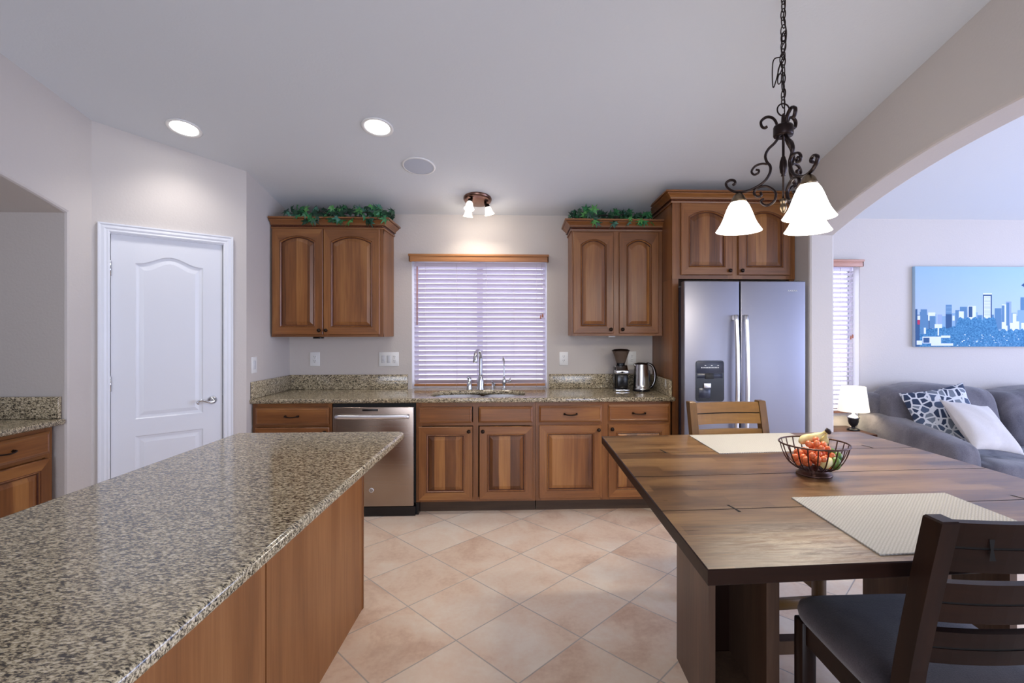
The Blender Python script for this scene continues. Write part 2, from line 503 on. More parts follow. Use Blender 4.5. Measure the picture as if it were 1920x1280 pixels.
def wall_with_holes(name, x0, x1, y0, y1, z1, holes, label):
    """wall in the XZ plane with rectangular openings (xa, xb, za, zb), front at y0, back at y1"""
    m = MB()
    xs = sorted({x0, x1} | {h[0] for h in holes} | {h[1] for h in holes})
    zs = sorted({0.0, z1} | {h[2] for h in holes} | {h[3] for h in holes})
    inh = lambda x, z: any(h[0] < x < h[1] and h[2] < z < h[3] for h in holes)
    for i in range(len(xs) - 1):
        for j in range(len(zs) - 1):
            xa, xb, za, zb = xs[i], xs[i + 1], zs[j], zs[j + 1]
            if inh((xa + xb) / 2, (za + zb) / 2): continue
            m.add([(xa, y0, za), (xb, y0, za), (xb, y0, zb), (xa, y0, zb)], [(0, 1, 2, 3)])
            m.add([(xa, y1, za), (xb, y1, za), (xb, y1, zb), (xa, y1, zb)], [(3, 2, 1, 0)])
    for (xa, xb, za, zb) in holes:
        for q in ([(xa, za), (xa, zb)], [(xb, za), (xb, zb)], [(xa, za), (xb, za)], [(xa, zb), (xb, zb)]):
            (a, b), (c, d) = q
            m.add([(a, y0, b), (c, y0, d), (c, y1, d), (a, y1, b)], [(0, 1, 2, 3)])
    m.add([(x0, y0, z1), (x1, y0, z1), (x1, y1, z1), (x0, y1, z1)], [(0, 1, 2, 3)])
    return struct(m.build(name, 'wall_paint'), label)
W1 = (-1.004, 0.222, 0.905, 2.075)
W2 = (2.50, 3.16, 0.64, 2.06)
wall_with_holes('wall_back', XS - .15, XE + .2, D, D + .15, 2.50, [W1, W2], 'beige textured back wall with two windows')
wall_with_holes('wall_rear', -6, XE + .2, YB - .15, YB, 4.2, [(-1.2, 0.4, 0.9, 2.1), (3.2, 6.0, 0.6, 2.2)], 'wall behind the viewer with openings added to let in light')  # unseen rear openings, added to let sky light in

# short side wall beside the sink counter, and the angled pantry wall
m = MB(); m.box(XS - .12, XS, 3.785, D, 0, 2.72); struct(m.build('wall_side', 'wall_paint'), 'short lavender lit side wall at the left end of the counter')
A0, B0 = Vector((-2.718, 3.221)), Vector((-2.088, 3.785))
DL = (B0 - A0).length
ANG = math.atan2((B0 - A0).y, (B0 - A0).x)
m = MB()
dx0, dx1, dzt = 0.066, 0.702, 2.072
for (xa, xb, za, zb) in ((-.02, dx0, 0, 3.1), (dx1, DL, 0, 3.1), (dx0, dx1, dzt, 3.1)):
    m.box(xa, xb, 0, .12, za, zb)
struct(m.build('wall_pantry', 'wall_paint', loc=(A0.x, A0.y, 0), rot=(0, 0, ANG)), 'angled wall around the white pantry door')

def arch_wall(name, x0, x1, ya, yb, yc, half, zs, rise, zt_fn, label, y_far):
    """wall in the YZ plane with a segmental arch opening"""
    Rr = (half * half + rise * rise) / (2 * rise)
    zcn = zs + rise - Rr
    arc = [(yc + half - 2 * half * k / 40) for k in range(41)]
    low = [(y, zcn + sqrt(max(0, Rr * Rr - (y - yc) ** 2))) for y in arc]
    r = 0.016                                       # rounded plaster corner
    m = MB()
    for s_, x in ((-1, x0), (1, x1)):
        xi = x
        for k in range(40):
            (y1, z1), (y2, z2) = low[k], low[k + 1]
            m.add([(xi, y1, z1 + r), (xi, y2, z2 + r), (xi, y2, zt_fn(y2)), (xi, y1, zt_fn(y1))], [(0, 1, 2, 3)])
        ye = yc + half
        m.add([(xi, ye + r, 0), (xi, y_far, 0), (xi, y_far, zt_fn(y_far)), (xi, ye + r, zt_fn(ye))], [(0, 1, 2, 3)])
        m.add([(xi, ye, low[0][1] + r), (xi, ye + r, low[0][1] + r), (xi, ye + r, zt_fn(ye)), (xi, ye, zt_fn(ye))], [(0, 1, 2, 3)])
        ys = yc - half
        m.add([(xi, ya, 0), (xi, ys - r, 0), (xi, ys - r, zt_fn(ys)), (xi, ya, zt_fn(ya))], [(0, 1, 2, 3)])
        m.add([(xi, ys, low[-1][1] + r), (xi, ys - r, low[-1][1] + r), (xi, ys - r, zt_fn(ys)), (xi, ys, zt_fn(ys))], [(0, 1, 2, 3)])
    # lining: profile swept round the opening
    path = [(yc + half, 0.0)] + low + [(yc - half, 0.0)]
    nrm = []
    for i, (y, z) in enumerate(path):
        if i == 0: n = (1, 0)
        elif i == len(path) - 1: n = (-1, 0)
        else:
            n = (0, 1)
            if i == 1: n = (1, 1)
            elif i == len(path) - 2: n = (-1, 1)
        nrm.append(n)
    prof = [(x0, r), (x0 + r * .3, r * .3), (x0 + r, 0), (x1 - r, 0), (x1 - r * .3, r * .3), (x1, r)]
    rows = [[(px, y + n[0] * o, z + n[1] * o) for (px, o) in prof] for (y, z), n in zip(path, nrm)]
    k = len(prof)
    vs = [p for row in rows for p in row]
    fs = [(i * k + j, i * k + j + 1, (i + 1) * k + j + 1, (i + 1) * k + j) for i in range(len(rows) - 1) for j in range(k - 1)]
    m.add(vs, fs, 0, False)
    return struct(m.build(name, 'wall_paint'), label)
arch_wall('wall_right', XR, XR2, YB, D, 1.9, 1.76, 2.17, 0.30, lambda y: zc(y) + .02, 'beige beam wall with a wide arch to the living room', D)
arch_wall('wall_left', -5.2, XL, YB, 3.3, 1.35, 1.695, 2.145, 0.28, lambda y: zc(y) + .02, 'lavender lit left wall with an arched niche', 3.23)
m = MB()
m.box(-5.3, -5.15, YB, 3.3, 0, 3.6); struct(m.build('wall_far_left', 'wall_paint'))
# right end of the living room with a window opening
m = MB()
for (a, b, c, d) in ((YB, -0.6, 0, 4.2), (3.0, D + .15, 0, 3.9), (-0.6, 3.0, 0, 0.4), (-0.6, 3.0, 2.6, 4.0)):
    m.box(XE, XE + .15, a, b, c, d)
struct(m.build('wall_far_right', 'wall_paint'))

# outside the windows
m = MB(); m.box(-6, 9, D + .3, 10.0, -.25, -.15)
struct(m.build('ground', 'patio_concrete'), 'pale patio outside the windows')
m = MB(); m.box(-6, 9, 10.0, 10.2, -.2, 2.0)
struct(m.build('wall_garden', 'stucco'), 'pale garden wall outside')

# ------------------------------------------------------------------ windows
def window(name, x0, x1, z0, z1, mull, rail, label):
    root = bpy.data.objects.new(name, None); COL.objects.link(root)
    struct(root, label)
    y0, y1, f = D + .095, D + .14, .035
    m = MB()
    m.rbox(x0, x0 + f, y0, y1, z0, z1, .004); m.rbox(x1 - f, x1, y0, y1, z0, z1, .004)
    m.rbox(x0 + f, x1 - f, y0, y1, z0, z0 + f, .004); m.rbox(x0 + f, x1 - f, y0, y1, z1 - f, z1, .004)
    if mull is not None: m.rbox(mull - .028, mull + .028, y0, y1, z0 + f, z1 - f, .004)
    if rail is not None: m.rbox(x0 + f, x1 - f, y0, y1, rail - .025, rail + .025, .004)
    m.build('window_frame', 'vinyl_frame', root)
    m = MB(); m.box(x0, x0 + .004, D + .004, y0, z0, z1); m.box(x1 - .004, x1, D + .004, y0, z0, z1); m.box(x0 + .004, x1 - .004, D + .004, y0, z1 - .004, z1)
    m.build('light_catch_liner', 'vinyl_frame', root)  # white lining added so the window reveals catch more light
    m = MB(); m.box(x0 + f, x1 - f, D + .115, D + .119, z0 + f, z1 - f)
    m.build('pane', 'glass', root)
    return root
window('window_1', *W1, -0.40, None, 'kitchen window above the sink')
window('window_2', *W2, 2.83, None, 'narrow living room window beside the arch')

def blind(name, label, x0, x1, ztop, zbot, tilt, vx0, vx1, vz0, vz1, vmat, wand_x, tassel, ladders, rail_drop=0.0, pitch=0.0437):
    root = thing(name, label, 'window blind', ((x0 + x1) / 2, D + .035, zbot))
    ox, oz = (x0 + x1) / 2, zbot
    m = MB()
    n = int((ztop - zbot) / pitch)
    hw = .0255
    for k in range(n):
        z = zbot + .03 + k * pitch - oz
        for s in (-1, 1):
            pass
        sec = []
        for j in range(6):
            u = -1 + 2 * j / 5
            bow = .0022 * (1 - u * u)
            sec.append((u * hw * cos(tilt) - bow * sin(tilt), -u * hw * sin(tilt) + bow * cos(tilt)))
        top = [(a, b + .0014) for a, b in sec]; bot = [(a, b - .0014) for a, b in sec[::-1]]
        poly = top + bot
        dz = 0
        m.prism([(a, z + b) for a, b in poly], x0 - ox, x1 - ox, axis=0)
    m.build('slats', 'blind_slat', root)
    m = MB(); m.rbox(vx0 - ox, vx1 - ox, -.085, -.062, vz0 - oz, vz1 - oz, .003)
    m.rbox(vx0 - ox - .004, vx1 - ox + .004, -.092, -.062, vz1 - oz - .02, vz1 - oz, .003)
    m.rbox(vx0 - ox, vx0 - ox + .012, -.085, -.036, vz0 - oz, vz1 - oz, .003); m.rbox(vx1 - ox - .012, vx1 - ox, -.085, -.036, vz0 - oz, vz1 - oz, .003)
    m.build('valance', vmat, root)
    m = MB(); m.rbox(x0 - ox, x1 - ox, -.026, .026, ztop - oz - .03, ztop - oz + .01, .003); m.build('headrail', 'blind_slat', root)
    m = MB(); m.rbox(x0 - ox, x1 - ox, -.026, .026, -.010, .010, .004)
    m.build('bottom_rail', vmat, root)
    m = MB()
    for lx in ladders:
        for yy in (-.027, .027): m.tube([(lx - ox, yy, 0), (lx - ox, yy, ztop - oz)], .0011, 5)
        m.sphere((lx - ox, -.02, -.014), .006, 8, 6)
    m.build('ladder_cords', 'cord', root)
    if wand_x is not None:
        m = MB(); m.tube([(wand_x - ox, -.04, ztop - oz - .03), (wand_x - ox, -.042, ztop - oz - .56)], .0045, 8)
        m.build('tilt_wand', 'wand_wood', root)
    if tassel:
        tx, tz = tassel
        m = MB()
        m.tube([(tx - ox, -.036, ztop - oz), (tx - ox, -.036, tz - oz)], .0014, 5)
        m.build('pull_cord', 'cord', root)
        m = MB()
        for s in (-1, 1): m.lathe([(.002, .02), (.007, .008), (.0075, -.01), (.005, -.016), (.001, -.017)], 10, (tx - ox + s * .009, -.04, tz - oz - .01 + s * .006))
        m.build('tassel', 'wand_wood', root)
    return root
blind('window_blind', 'white slatted blind with brown wooden valance over the sink', -0.985, 0.205, 2.05, 0.945, R(43), -1.02, 0.232, 2.06, 2.127, 'valance_wood', -.955, (.172, 1.58), (-.885, -.60, -.335, -.08, .125))
blind('window_blind', 'bright slatted blind with rosy wood valance beside the table lamp', 2.53, 3.105, 2.03, 0.675, R(20), 2.49, 3.165, 2.035, 2.10, 'valance_rosy', None, (3.08, 1.39), (2.62, 2.98, 3.075))

# ------------------------------------------------------------------ panelled fronts
def loop_pts(x0, x1, z0, z1, rise, d, y, n=14, shape='arc'):
    """closed outline (counter clockwise) inset by d: bottom, right side, arched top (n pieces), left side"""
    a, b, c = x0 + d, x1 - d, z0 + d
    pts = [(a, y, c), (b, y, c)]
    for k in range(n + 1):
        u = 1 - k / n
        x = a + (b - a) * u
        if shape == 'arc': h = 1 - (2 * u - 1) ** 2
        else:
            q = abs(2 * u - 1)
            h = 0 if q > .93 else (0.5 + 0.5 * cos(pi * q / .93))
        pts.append((x, y, z1 - d + rise * h))
    return pts
def rect_map(x0, x1, z0, z1, y, n=14):
    pts = [(x0, y, z0), (x1, y, z0)]
    for k in range(n + 1):
        pts.append((x1 + (x0 - x1) * k / n, y, z1))
    return pts
def front(mb, W, H, open_, rise, th=.02, depth=.0, mi_v=0, mi_h=1, mi_p=2, shape='arc', field=.045, mid=True):
    """a door front in local coordinates x 0..W, z 0..H, face at y=0 (towards -y), back at y=th"""
    x0, x1, z0, z1 = open_
    n = 14
    c = .004
    mb.loft([rect_map(0, W, 0, H, th), rect_map(0, W, 0, H, c), rect_map(c, W - c, c, H - c, 0)], mi_v, cap0=True)
    fo, fi = rect_map(c, W - c, c, H - c, 0), loop_pts(x0, x1, z0, z1, rise, 0, 0, n, shape)
    N = len(fo)
    for k in range(N):
        j = (k + 1) % N
        mi = mi_h if (k == 0 or 2 <= k < N - 1) else mi_v
        mb.add([fo[k], fo[j], fi[j], fi[k]], [(0, 1, 2, 3)], mi)
    LP = lambda *dy: [loop_pts(x0, x1, z0, z1, rise, d, y, n, shape) for d, y in dy]
    mb.loft(LP((0, 0), (.0025, .002)), 3)
    mb.loft(LP((.0025, .002), (.007, -.0015), (.012, .004)), mi_v)
    mb.loft(LP((.012, .004), (.0145, .0105), (.018, .0105)), 3)
    ls = LP((.018, .0105), (.022, .0085), (field, .0015))
    mb.loft(ls, mi_p, cap1=True)
CH = ['cherry_upright', 'cherry_level', 'cherry_staves', 'cherry_glaze']

def knob(parent, x, z, y=0):
    m = MB()
    m.lathe([(.006, 0), (.006, .010), (.014, .014), (.0155, .020), (.013, .025), (.005, .028), (.0005, .0285)], 16, (0, 0, 0), 0, Matrix.Rotation(R(90), 4, 'X'))
    return m.build('knob', 'bronze', parent, (x, y, z))
def pull(parent, x, z, y=0):
    m = MB()
    pts = spline([(-.048, 0, 0), (-.046, -.016, .001), (-.034, -.026, -.002), (0, -.030, -.005), (.034, -.026, -.002), (.046, -.016, .001), (.048, 0, 0)], 5)
    rad = [.0075 if (i < 8 or i > len(pts) - 9) else .0048 for i in range(len(pts))]
    m.tube(pts, rad, 8)
    for s in (-1, 1): m.sphere((s * .048, -.004, 0), .009, 10, 6)
    return m.build('pull', 'bronze', parent, (x, y, z))
def door(parent, x, z, W, H, y, rise=0, inset=.058, knob_at=None, label=None):
    m = MB()
    front(m, W, H, (inset, W - inset, inset, H - inset - rise), rise)
    o = m.build('door', CH, parent, (x, y, z))
    if knob_at: knob(o, knob_at[0], knob_at[1])
    return o
def drawer(parent, x, z, W, H, y, handle=True, name='drawer'):
    m = MB()
    c = .004
    b = .014
    m.loft([rect_map(0, W, 0, H, .02), rect_map(0, W, 0, H, .008), rect_map(c, W - c, c, H - c, .006), rect_map(b, W - b, b, H - b, .0), rect_map(b + .004, W - b - .004, b + .004, H - b - .004, .002)], 0, cap0=True, cap1=True)
    o = m.build(name, 'cherry_level', parent, (x, y, z))
    if handle: pull(o, W / 2, H / 2)
    return o

# ------------------------------------------------------------------ base cabinets
YF = 3.857
def base_cabinet(label, x0, x1, stiles, drawers, doors, toe=True):
    """coordinates of drawers/doors absolute; origin at left front of the floor"""
    root = thing('base_cabinet', label, 'cabinet', (x0, YF, 0))
    m = MB()
    Wd = x1 - x0
    m.box(0, .018, .018, .60, .10, .876); m.box(Wd - .018, Wd, .018, .60, .10, .876); m.box(.018, Wd - .018, .018, .60, .10, .12); m.box(.018, Wd - .018, .585, .60, .12, .876)
    # face frame
    for (a, b) in stiles: m.box(a - x0, b - x0, 0, .018, .10, .876, 0)
    for (a, b) in ((.10, .135), (.695, .72), (.845, .876)): m.box(0, Wd, .001, .018, a, b, 1)
    m.build('body', ['cherry_upright', 'cherry_level'], root)
    m = MB(); m.box(.003, Wd - .003, .075, .60, .0, .0995); m.build('toe_kick', 'toe_wood', root)
    for (a, b, zb, zt, hd) in drawers:
        drawer(root, a - x0, zb, b - a, zt - zb, -.02, hd, 'drawer' if hd else 'false_front')
    for (a, b, zb, zt, side) in doors:
        W_ = b - a
        door(root, a - x0, zb, W_, zt - zb, -.02, 0, .06, (W_ - .026 if side > 0 else .028, zt - zb - .036))
    return root
base_cabinet('cherry base cabinet left of the dishwasher, beside the side wall', -2.08, -1.478, [(-2.08, -2.045), (-1.512, -1.478)],
             [(-2.055, -1.496, .713, .846, True)], [(-2.055, -1.496, .122, .692, 1)])
base_cabinet('cherry sink cabinet right of the dishwasher, two doors and plain false fronts', -0.832, 0.100, [(-.832, -.79), (-.39, -.35), (.06, .10)],
             [(-.812, -.398, .718, .844, False), (-.343, .078, .718, .844, False)],
             [(-.812, -.394, .117, .690, 1), (-.340, .080, .117, .690, -1)])
base_cabinet('cherry base cabinet at the right end beside the refrigerator, two handled drawers', 0.102, 1.176, [(.102, .145), (.61, .69), (1.145, 1.176)],
             [(.128, .623, .718, .848, True), (.676, 1.162, .722, .852, True)],
             [(.128, .623, .120, .695, 1), (.676, 1.162, .122, .700, -1)])

# ------------------------------------------------------------------ counter with sink cut-out
def slab_outline(poly, z0, z1, mb, r=.012, hole=None, mi=0):
    """counter slab with a rounded edge; poly counter clockwise; optional hole loop with matching triangulation"""
    def inset(pl, d):
        out = []
        n = len(pl)
        for i in range(n):
            p, q, s = Vector(pl[i - 1]), Vector(pl[i]), Vector(pl[(i + 1) % n])
            e1, e2 = (q - p).normalized(), (s - q).normalized()
            n1, n2 = Vector((-e1.y, e1.x)), Vector((-e2.y, e2.x))
            k = n1 + n2
            k = k / max(.3, k.dot(n1))
            out.append((q + k * d)[:])
        return out
    ls = []
    for a in range(0, 5):
        th = a / 4 * pi / 2
        ls.append([(x, y, z0 + r - r * cos(th)) for x, y in inset(poly, r - r * sin(th))])
    for a in range(0, 5):
        th = a / 4 * pi / 2
        ls.append([(x, y, z1 - r + r * sin(th)) for x, y in inset(poly, r - r * cos(th))])
    mb.loft(ls, mi, smooth=True)
    top, bot = ls[-1], ls[0]
    if hole is None:
        mb.add(top, [tuple(range(len(top)))], mi); mb.add(bot, [tuple(range(len(bot)))[::-1]], mi)
    return top, bot
def fill_with_hole(mb, outer, hole, z, mi=0):
    bm = bmesh.new()
    es = []
    for lp in (outer, hole):
        vs = [bm.verts.new((x, y, z)) for x, y in lp]
        es += [bm.edges.new((vs[i], vs[(i + 1) % len(vs)])) for i in range(len(vs))]
    bmesh.ops.triangle_fill(bm, edges=es, use_beauty=True)
    mb.bm(bm, mi)
ct = thing('countertop', 'speckled granite countertop running along the back wall with sink cut-out', 'countertop', (0, 0, .878))
m = MB()
poly = [(XS + .002, 3.822), (1.206, 3.822), (1.206, D - .002), (XS + .002, D - .002)]
sx, sy, sa, sb = -.368, 4.105, .39, .225
hole = []
for k in range(48):
    a = 2 * pi * k / 48
    e = .55
    hole.append((sx + sa * math.copysign(abs(cos(a)) ** e, cos(a)), sy + sb * math.copysign(abs(sin(a)) ** e, sin(a))))
top, bot = slab_outline(poly, 0, .036, m, .012, hole)
fill_with_hole(m, [(p[0], p[1]) for p in top], hole, .036)
fill_with_hole(m, [(p[0], p[1]) for p in bot], hole, 0.0)
m.loft([[(x, y, .036) for x, y in hole], [(x, y, 0) for x, y in hole]], 0, smooth=True)
m.box(W1[0] + .002, W1[1] - .002, D - .002, D + .09, .028, .0355)      # sill strip inside the window recess
m.build('slab', 'granite', ct)
def splash(x0, x1, y0, y1):
    m = MB(); m.rbox(x0, x1, y0, y1, .037, .167, .003, 2); return m.build('backsplash', 'granite', ct)
splash(XS + .022, -1.036, D - .022, D - .002)
splash(.238, 1.180, D - .022, D - .002)
splash(XS + .002, XS + .022, 3.835, D - .002)
splash(1.166, 1.186, 3.845, D - .023)

sk = thing('sink', 'undermounted double bowl stainless sink below the window', 'sink', (sx, sy, .70))
hyb = .222
def bowl_mesh(cx, hx, nm):
    m = MB(); ls = []
    for sc_, z in ((1.0, .178), (1.0, .176), (.97, .06), (.9, .02), (.6, .005), (.1, 0)):
        ls.append([(cx + hx * sc_ * math.copysign(abs(cos(2 * pi * k / 36)) ** .5, cos(2 * pi * k / 36)), hyb * sc_ * math.copysign(abs(sin(2 * pi * k / 36)) ** .5, sin(2 * pi * k / 36)), z) for k in range(36)])
    m.loft(ls, 0, True, cap1=True)
    return m.build(nm, 'sink_bright', sk)
bowl_mesh(-.185, .20, 'bowl'); bowl_mesh(.205, .175, 'bowl')
m = MB(); m.rbox(-.005, .035, -.20, .20, .12, .168, .01, 3); m.build('divider', 'sink_bright', sk)

# faucets on the granite behind the sink
fx = thing('faucet', 'tall brushed chrome pull-down faucet in front of the blind', 'faucet', (-.375, 4.37, .914))
m = MB(); m.lathe([(.029, 0), (.029, .004), (.0245, .03), (.0235, .06), (.016, .115), (.0125, .125)], 20, caps=True); m.build('base', 'chrome', fx)
m = MB()
pts = spline([(0, 0, .12), (0, 0, .25), (-.002, -.006, .30), (-.008, -.04, .345), (-.016, -.09, .352), (-.022, -.13, .33)], 6)
m.tube(pts, .0118, 12); m.build('spout', 'chrome', fx)
m = MB(); m.tube([(-.022, -.13, .335), (-.024, -.142, .30), (-.026, -.150, .262), (-.026, -.152, .250)], [.0125, .015, .0165, .014], 14); m.build('spray_head', 'chrome', fx)
m = MB(); m.tube([(.02, 0, .075), (.045, -.004, .085), (.052, -.006, .12)], [.007, .006, .005], 8)
sd = thing('side_sprayer', 'chrome conical sprayer left of the tall faucet', 'faucet', (-.474, 4.36, .914))
m = MB(); m.lathe([(.0215, 0), (.0215, .004), (.019, .03), (.0155, .075)], 18, caps=True); m.build('base', 'chrome', sd)
m = MB(); m.lathe([(.0155, .076), (.0145, .092), (.010, .104), (.001, .107)], 16); m.tube([(0, 0, .095), (-.006, -.014, .104), (-.012, -.024, .098)], [.008, .008, .006], 8); m.build('head', 'chrome', sd)
dp = thing('soap_pump', 'short chrome soap pump between the two faucets', 'soap pump', (-.268, 4.37, .914))
m = MB(); m.lathe([(.016, 0), (.016, .004), (.009, .012), (.007, .05)], 14, caps=True); m.build('base', 'chrome', dp)
m = MB(); m.tube([(.004, 0, .045), (-.002, -.01, .062), (-.008, -.026, .075)], [.006, .0055, .004], 8); m.tube([(.012, 0, .01), (.014, 0, .05), (.012, -.004, .062)], [.006, .0045, .003], 8); m.build('spout', 'chrome', dp)
ff = thing('water_tap', 'slim chrome gooseneck filter tap right of the tall faucet', 'faucet', (-.168, 4.38, .914))
m = MB(); m.lathe([(.019, 0), (.017, .006), (.008, .022), (.0085, .04), (.013, .055), (.012, .09), (.0055, .105)], 16, caps=True)
m.build('base', 'chrome', ff)
m = MB(); m.tube(spline([(0, 0, .10), (0, 0, .24), (-.002, -.02, .282), (-.005, -.055, .29), (-.006, -.078, .262)], 6), .0048, 10); m.build('spout', 'chrome', ff)
m = MB(); m.tube([(.008, 0, .068), (.036, 0, .072)], .0065, 8); m.tube([(.040, -.002, .062), (.042, 0, .085), (.040, .002, .108)], [.008, .0065, .004], 8); m.build('lever', 'chrome', ff)

for o_, k_ in ((fx, 1.3), (sd, 1.2), (dp, 1.25), (ff, 1.3)): o_.scale = (k_, 1.0, 1.0 if o_ is fx or o_ is ff else 1.1)

# ------------------------------------------------------------------ dishwasher
dw = thing('dishwasher', 'stainless steel dishwasher with bar handle between the base cabinets', 'dishwasher', (-1.465, 3.832, 0))
m = MB(); m.box(-.008, .628, .03, .58, .045, .876); m.box(.0, .625, .034, .06, 0.0, .045); m.build('tub', 'black_matte', dw)
m = MB(); m.rbox(0, .618, 0, .03, .078, .848, .006, 3); m.build('door', 'dishwasher_steel', dw)
m = MB(); m.rbox(.225, .345, -.0015, .004, .817, .832, .001, 1); m.build('display', 'black_plastic', dw)
m = MB()
pts = [(.03 + .558 * k / 16, -.028 - .016 * sin(pi * k / 16), .778) for k in range(17)]
m.tube(pts, .0135, 12, up=(0, 0, 1), flat=1.25)
for x in (.045, .573): m.rbox(x - .012, x + .012, -.03, .004, .768, .788, .004)
m.build('handle', 'bright_steel', dw)
m = MB(); m.box(.0, .63, .004, .03, .003, .074); m.box(.612, .65, .03, .10, .001, .095); m.build('kickplate', 'black_plastic', dw)
m = MB(); m.lathe([(.0185, 0), (.0185, .003), (.015, .004), (.001, .004)], 20, (0, 0, 0), 0, Matrix.Rotation(R(90), 4, 'X'))
bd = m.build('badge', 'bright_steel', dw, (.295, 0, .205))
m = MB(); m.tube([(.010 * cos(2 * pi * k / 14), -.0042, .010 * sin(2 * pi * k / 14)) for k in range(14)], .0012, 5, closed=True); m.tube(spline([(.004, -.0045, .004), (-.003, -.0045, .005), (-.005, -.0045, 0), (0, -.0045, -.005), (.005, -.0045, -.002), (.001, -.0045, 0)], 3), .001, 5)
m.build('emblem', 'black_plastic', bd)

# ------------------------------------------------------------------ upper cabinets
def crown(mb, x0, x1, yf, yb, z0, H, P_, left, right, rope=True):
    prof = [(0.0, 0), (.010, 0), (.012, .12), (.006, .13), (.006, .31), (.018, .32), (.021, .36), (.016, .38), (.018, .46), (.028, .58), (.046, .74), (.049, .80), (.045, .81), (.045, .84), (.062, .86), (.062, 1.0), (.0, 1.0)]
    k = P_ / .062
    ls = []
    for (o, z) in prof:
        o *= k
        xa = x0 - (o if left else 0); xb = x1 + (o if right else 0); y = yf - o
        ls.append([(xa, yb, z0 + z * H), (xa, y, z0 + z * H), (xb, y, z0 + z * H), (xb, yb, z0 + z * H)])
    for i in range(len(ls) - 1):
        a, b = ls[i], ls[i + 1]
        for j in range(3):
            if j == 0 and not left and False: continue
            mb.add([a[j], a[j + 1], b[j + 1], b[j]], [(0, 1, 2, 3)], 2 if i in (2, 3, 4, 6, 11, 12) else 0)
    mb.add(ls[-1], [(0, 1, 2, 3)], 0)
    if rope:
        n = int((x1 - x0) / .010)
        zr = z0 + .22 * H; o = .0065 * k
        for i in range(n):
            x = x0 + (i + .5) * (x1 - x0) / n
            s = .0052
            mb.add([(x - s - .002, yf - o, zr - s), (x + s - .002, yf - o, zr - s), (x + s + .002, yf - o, zr + s), (x - s + .002, yf - o, zr + s), (x, yf - o - .008, zr)],
                   [(0, 1, 4), (1, 2, 4), (2, 3, 4), (3, 0, 4)], 1)
def wall_cabinet(label, x0, x1, yf, z0, z1, doors, stiles, left, right, cz, ch, cp, knobs_z=.034, depth=None, rise=.045, extra=None):
    root = thing('wall_cabinet', label, 'cabinet', (x0, yf, z0))
    m = MB()
    Wd, Hh = x1 - x0, z1 - z0
    m.box(0, Wd, .018, D - yf - .002, 0, Hh, 0)
    for a, b in stiles: m.box(a - x0, b - x0, 0, .018, 0, Hh, 0)
    for a, b in ((0, .03), (Hh - .05, Hh)): m.box(0, Wd, .001, .018, a, b, 1)
    m.build('body', ['cherry_upright', 'cherry_level'], root)
    for (a, b, za, zb, side) in doors:
        W_ = b - a
        door(root, a - x0, za - z0, W_, zb - za, -.02, rise, .06, (W_ - .026 if side > 0 else .026, knobs_z))
    m = MB()
    crown(m, 0, Wd, -.002, D - yf - .002, cz - z0, ch, cp, left, right)
    m.build('crown_moulding', ['cherry_level', 'cherry_rope', 'cherry_glaze'], root)
    return root
YU = D - .33
wall_cabinet('cherry wall cabinet left of the sink window, ivy on top', -2.078, -1.164, YU, 1.388, 2.30,
             [(-2.065, -1.655, 1.408, 2.284, 1), (-1.650, -1.190, 1.408, 2.284, -1)], [(-2.078, -2.04), (-1.68, -1.62), (-1.21, -1.164)], False, True, 2.285, .088, .062)
wall_cabinet('cherry wall cabinet right of the sink window, ivy on top', 0.414, 1.190, YU, 1.396, 2.30,
             [(.428, .770, 1.416, 2.274, 1), (.818, 1.156, 1.416, 2.274, -1)], [(.414, .46), (.74, .85), (1.13, 1.19)], True, False, 2.286, .092, .062)
fc = wall_cabinet('tall cherry cabinet with side panel above the refrigerator', 1.192, 2.192, 3.86, 1.853, 2.47,
             [(1.258, 1.675, 1.884, 2.456, 1), (1.722, 2.147, 1.884, 2.456, -1)], [(1.192, 1.29), (1.64, 1.76), (2.12, 2.192)], True, False, 2.458, .088, .068)
m = MB(); m.box(0.001, .05, .0, D - 3.86 - .004, -1.853, -.0005); m.build('side_panel', 'cherry_upright', fc)
m = MB(); m.box(.96, .998, .01, .06, -1.853, -.001); m.build('filler_strip', 'cherry_upright', fc)
# under-cabinet fittings
m = MB(); m.rbox(-1.77, -1.70, 4.20, 4.26, 1.372, 1.3875, .003); tag(m.build('puck_light', 'black_plastic'), 'small dark light fitting under the left wall cabinet', 'light fitting')
m = MB(); m.rbox(.74, .80, 4.20, 4.25, 1.382, 1.3955, .003); tag(m.build('puck_light', 'white_plastic'), 'small pale light fitting under the right wall cabinet', 'light fitting')

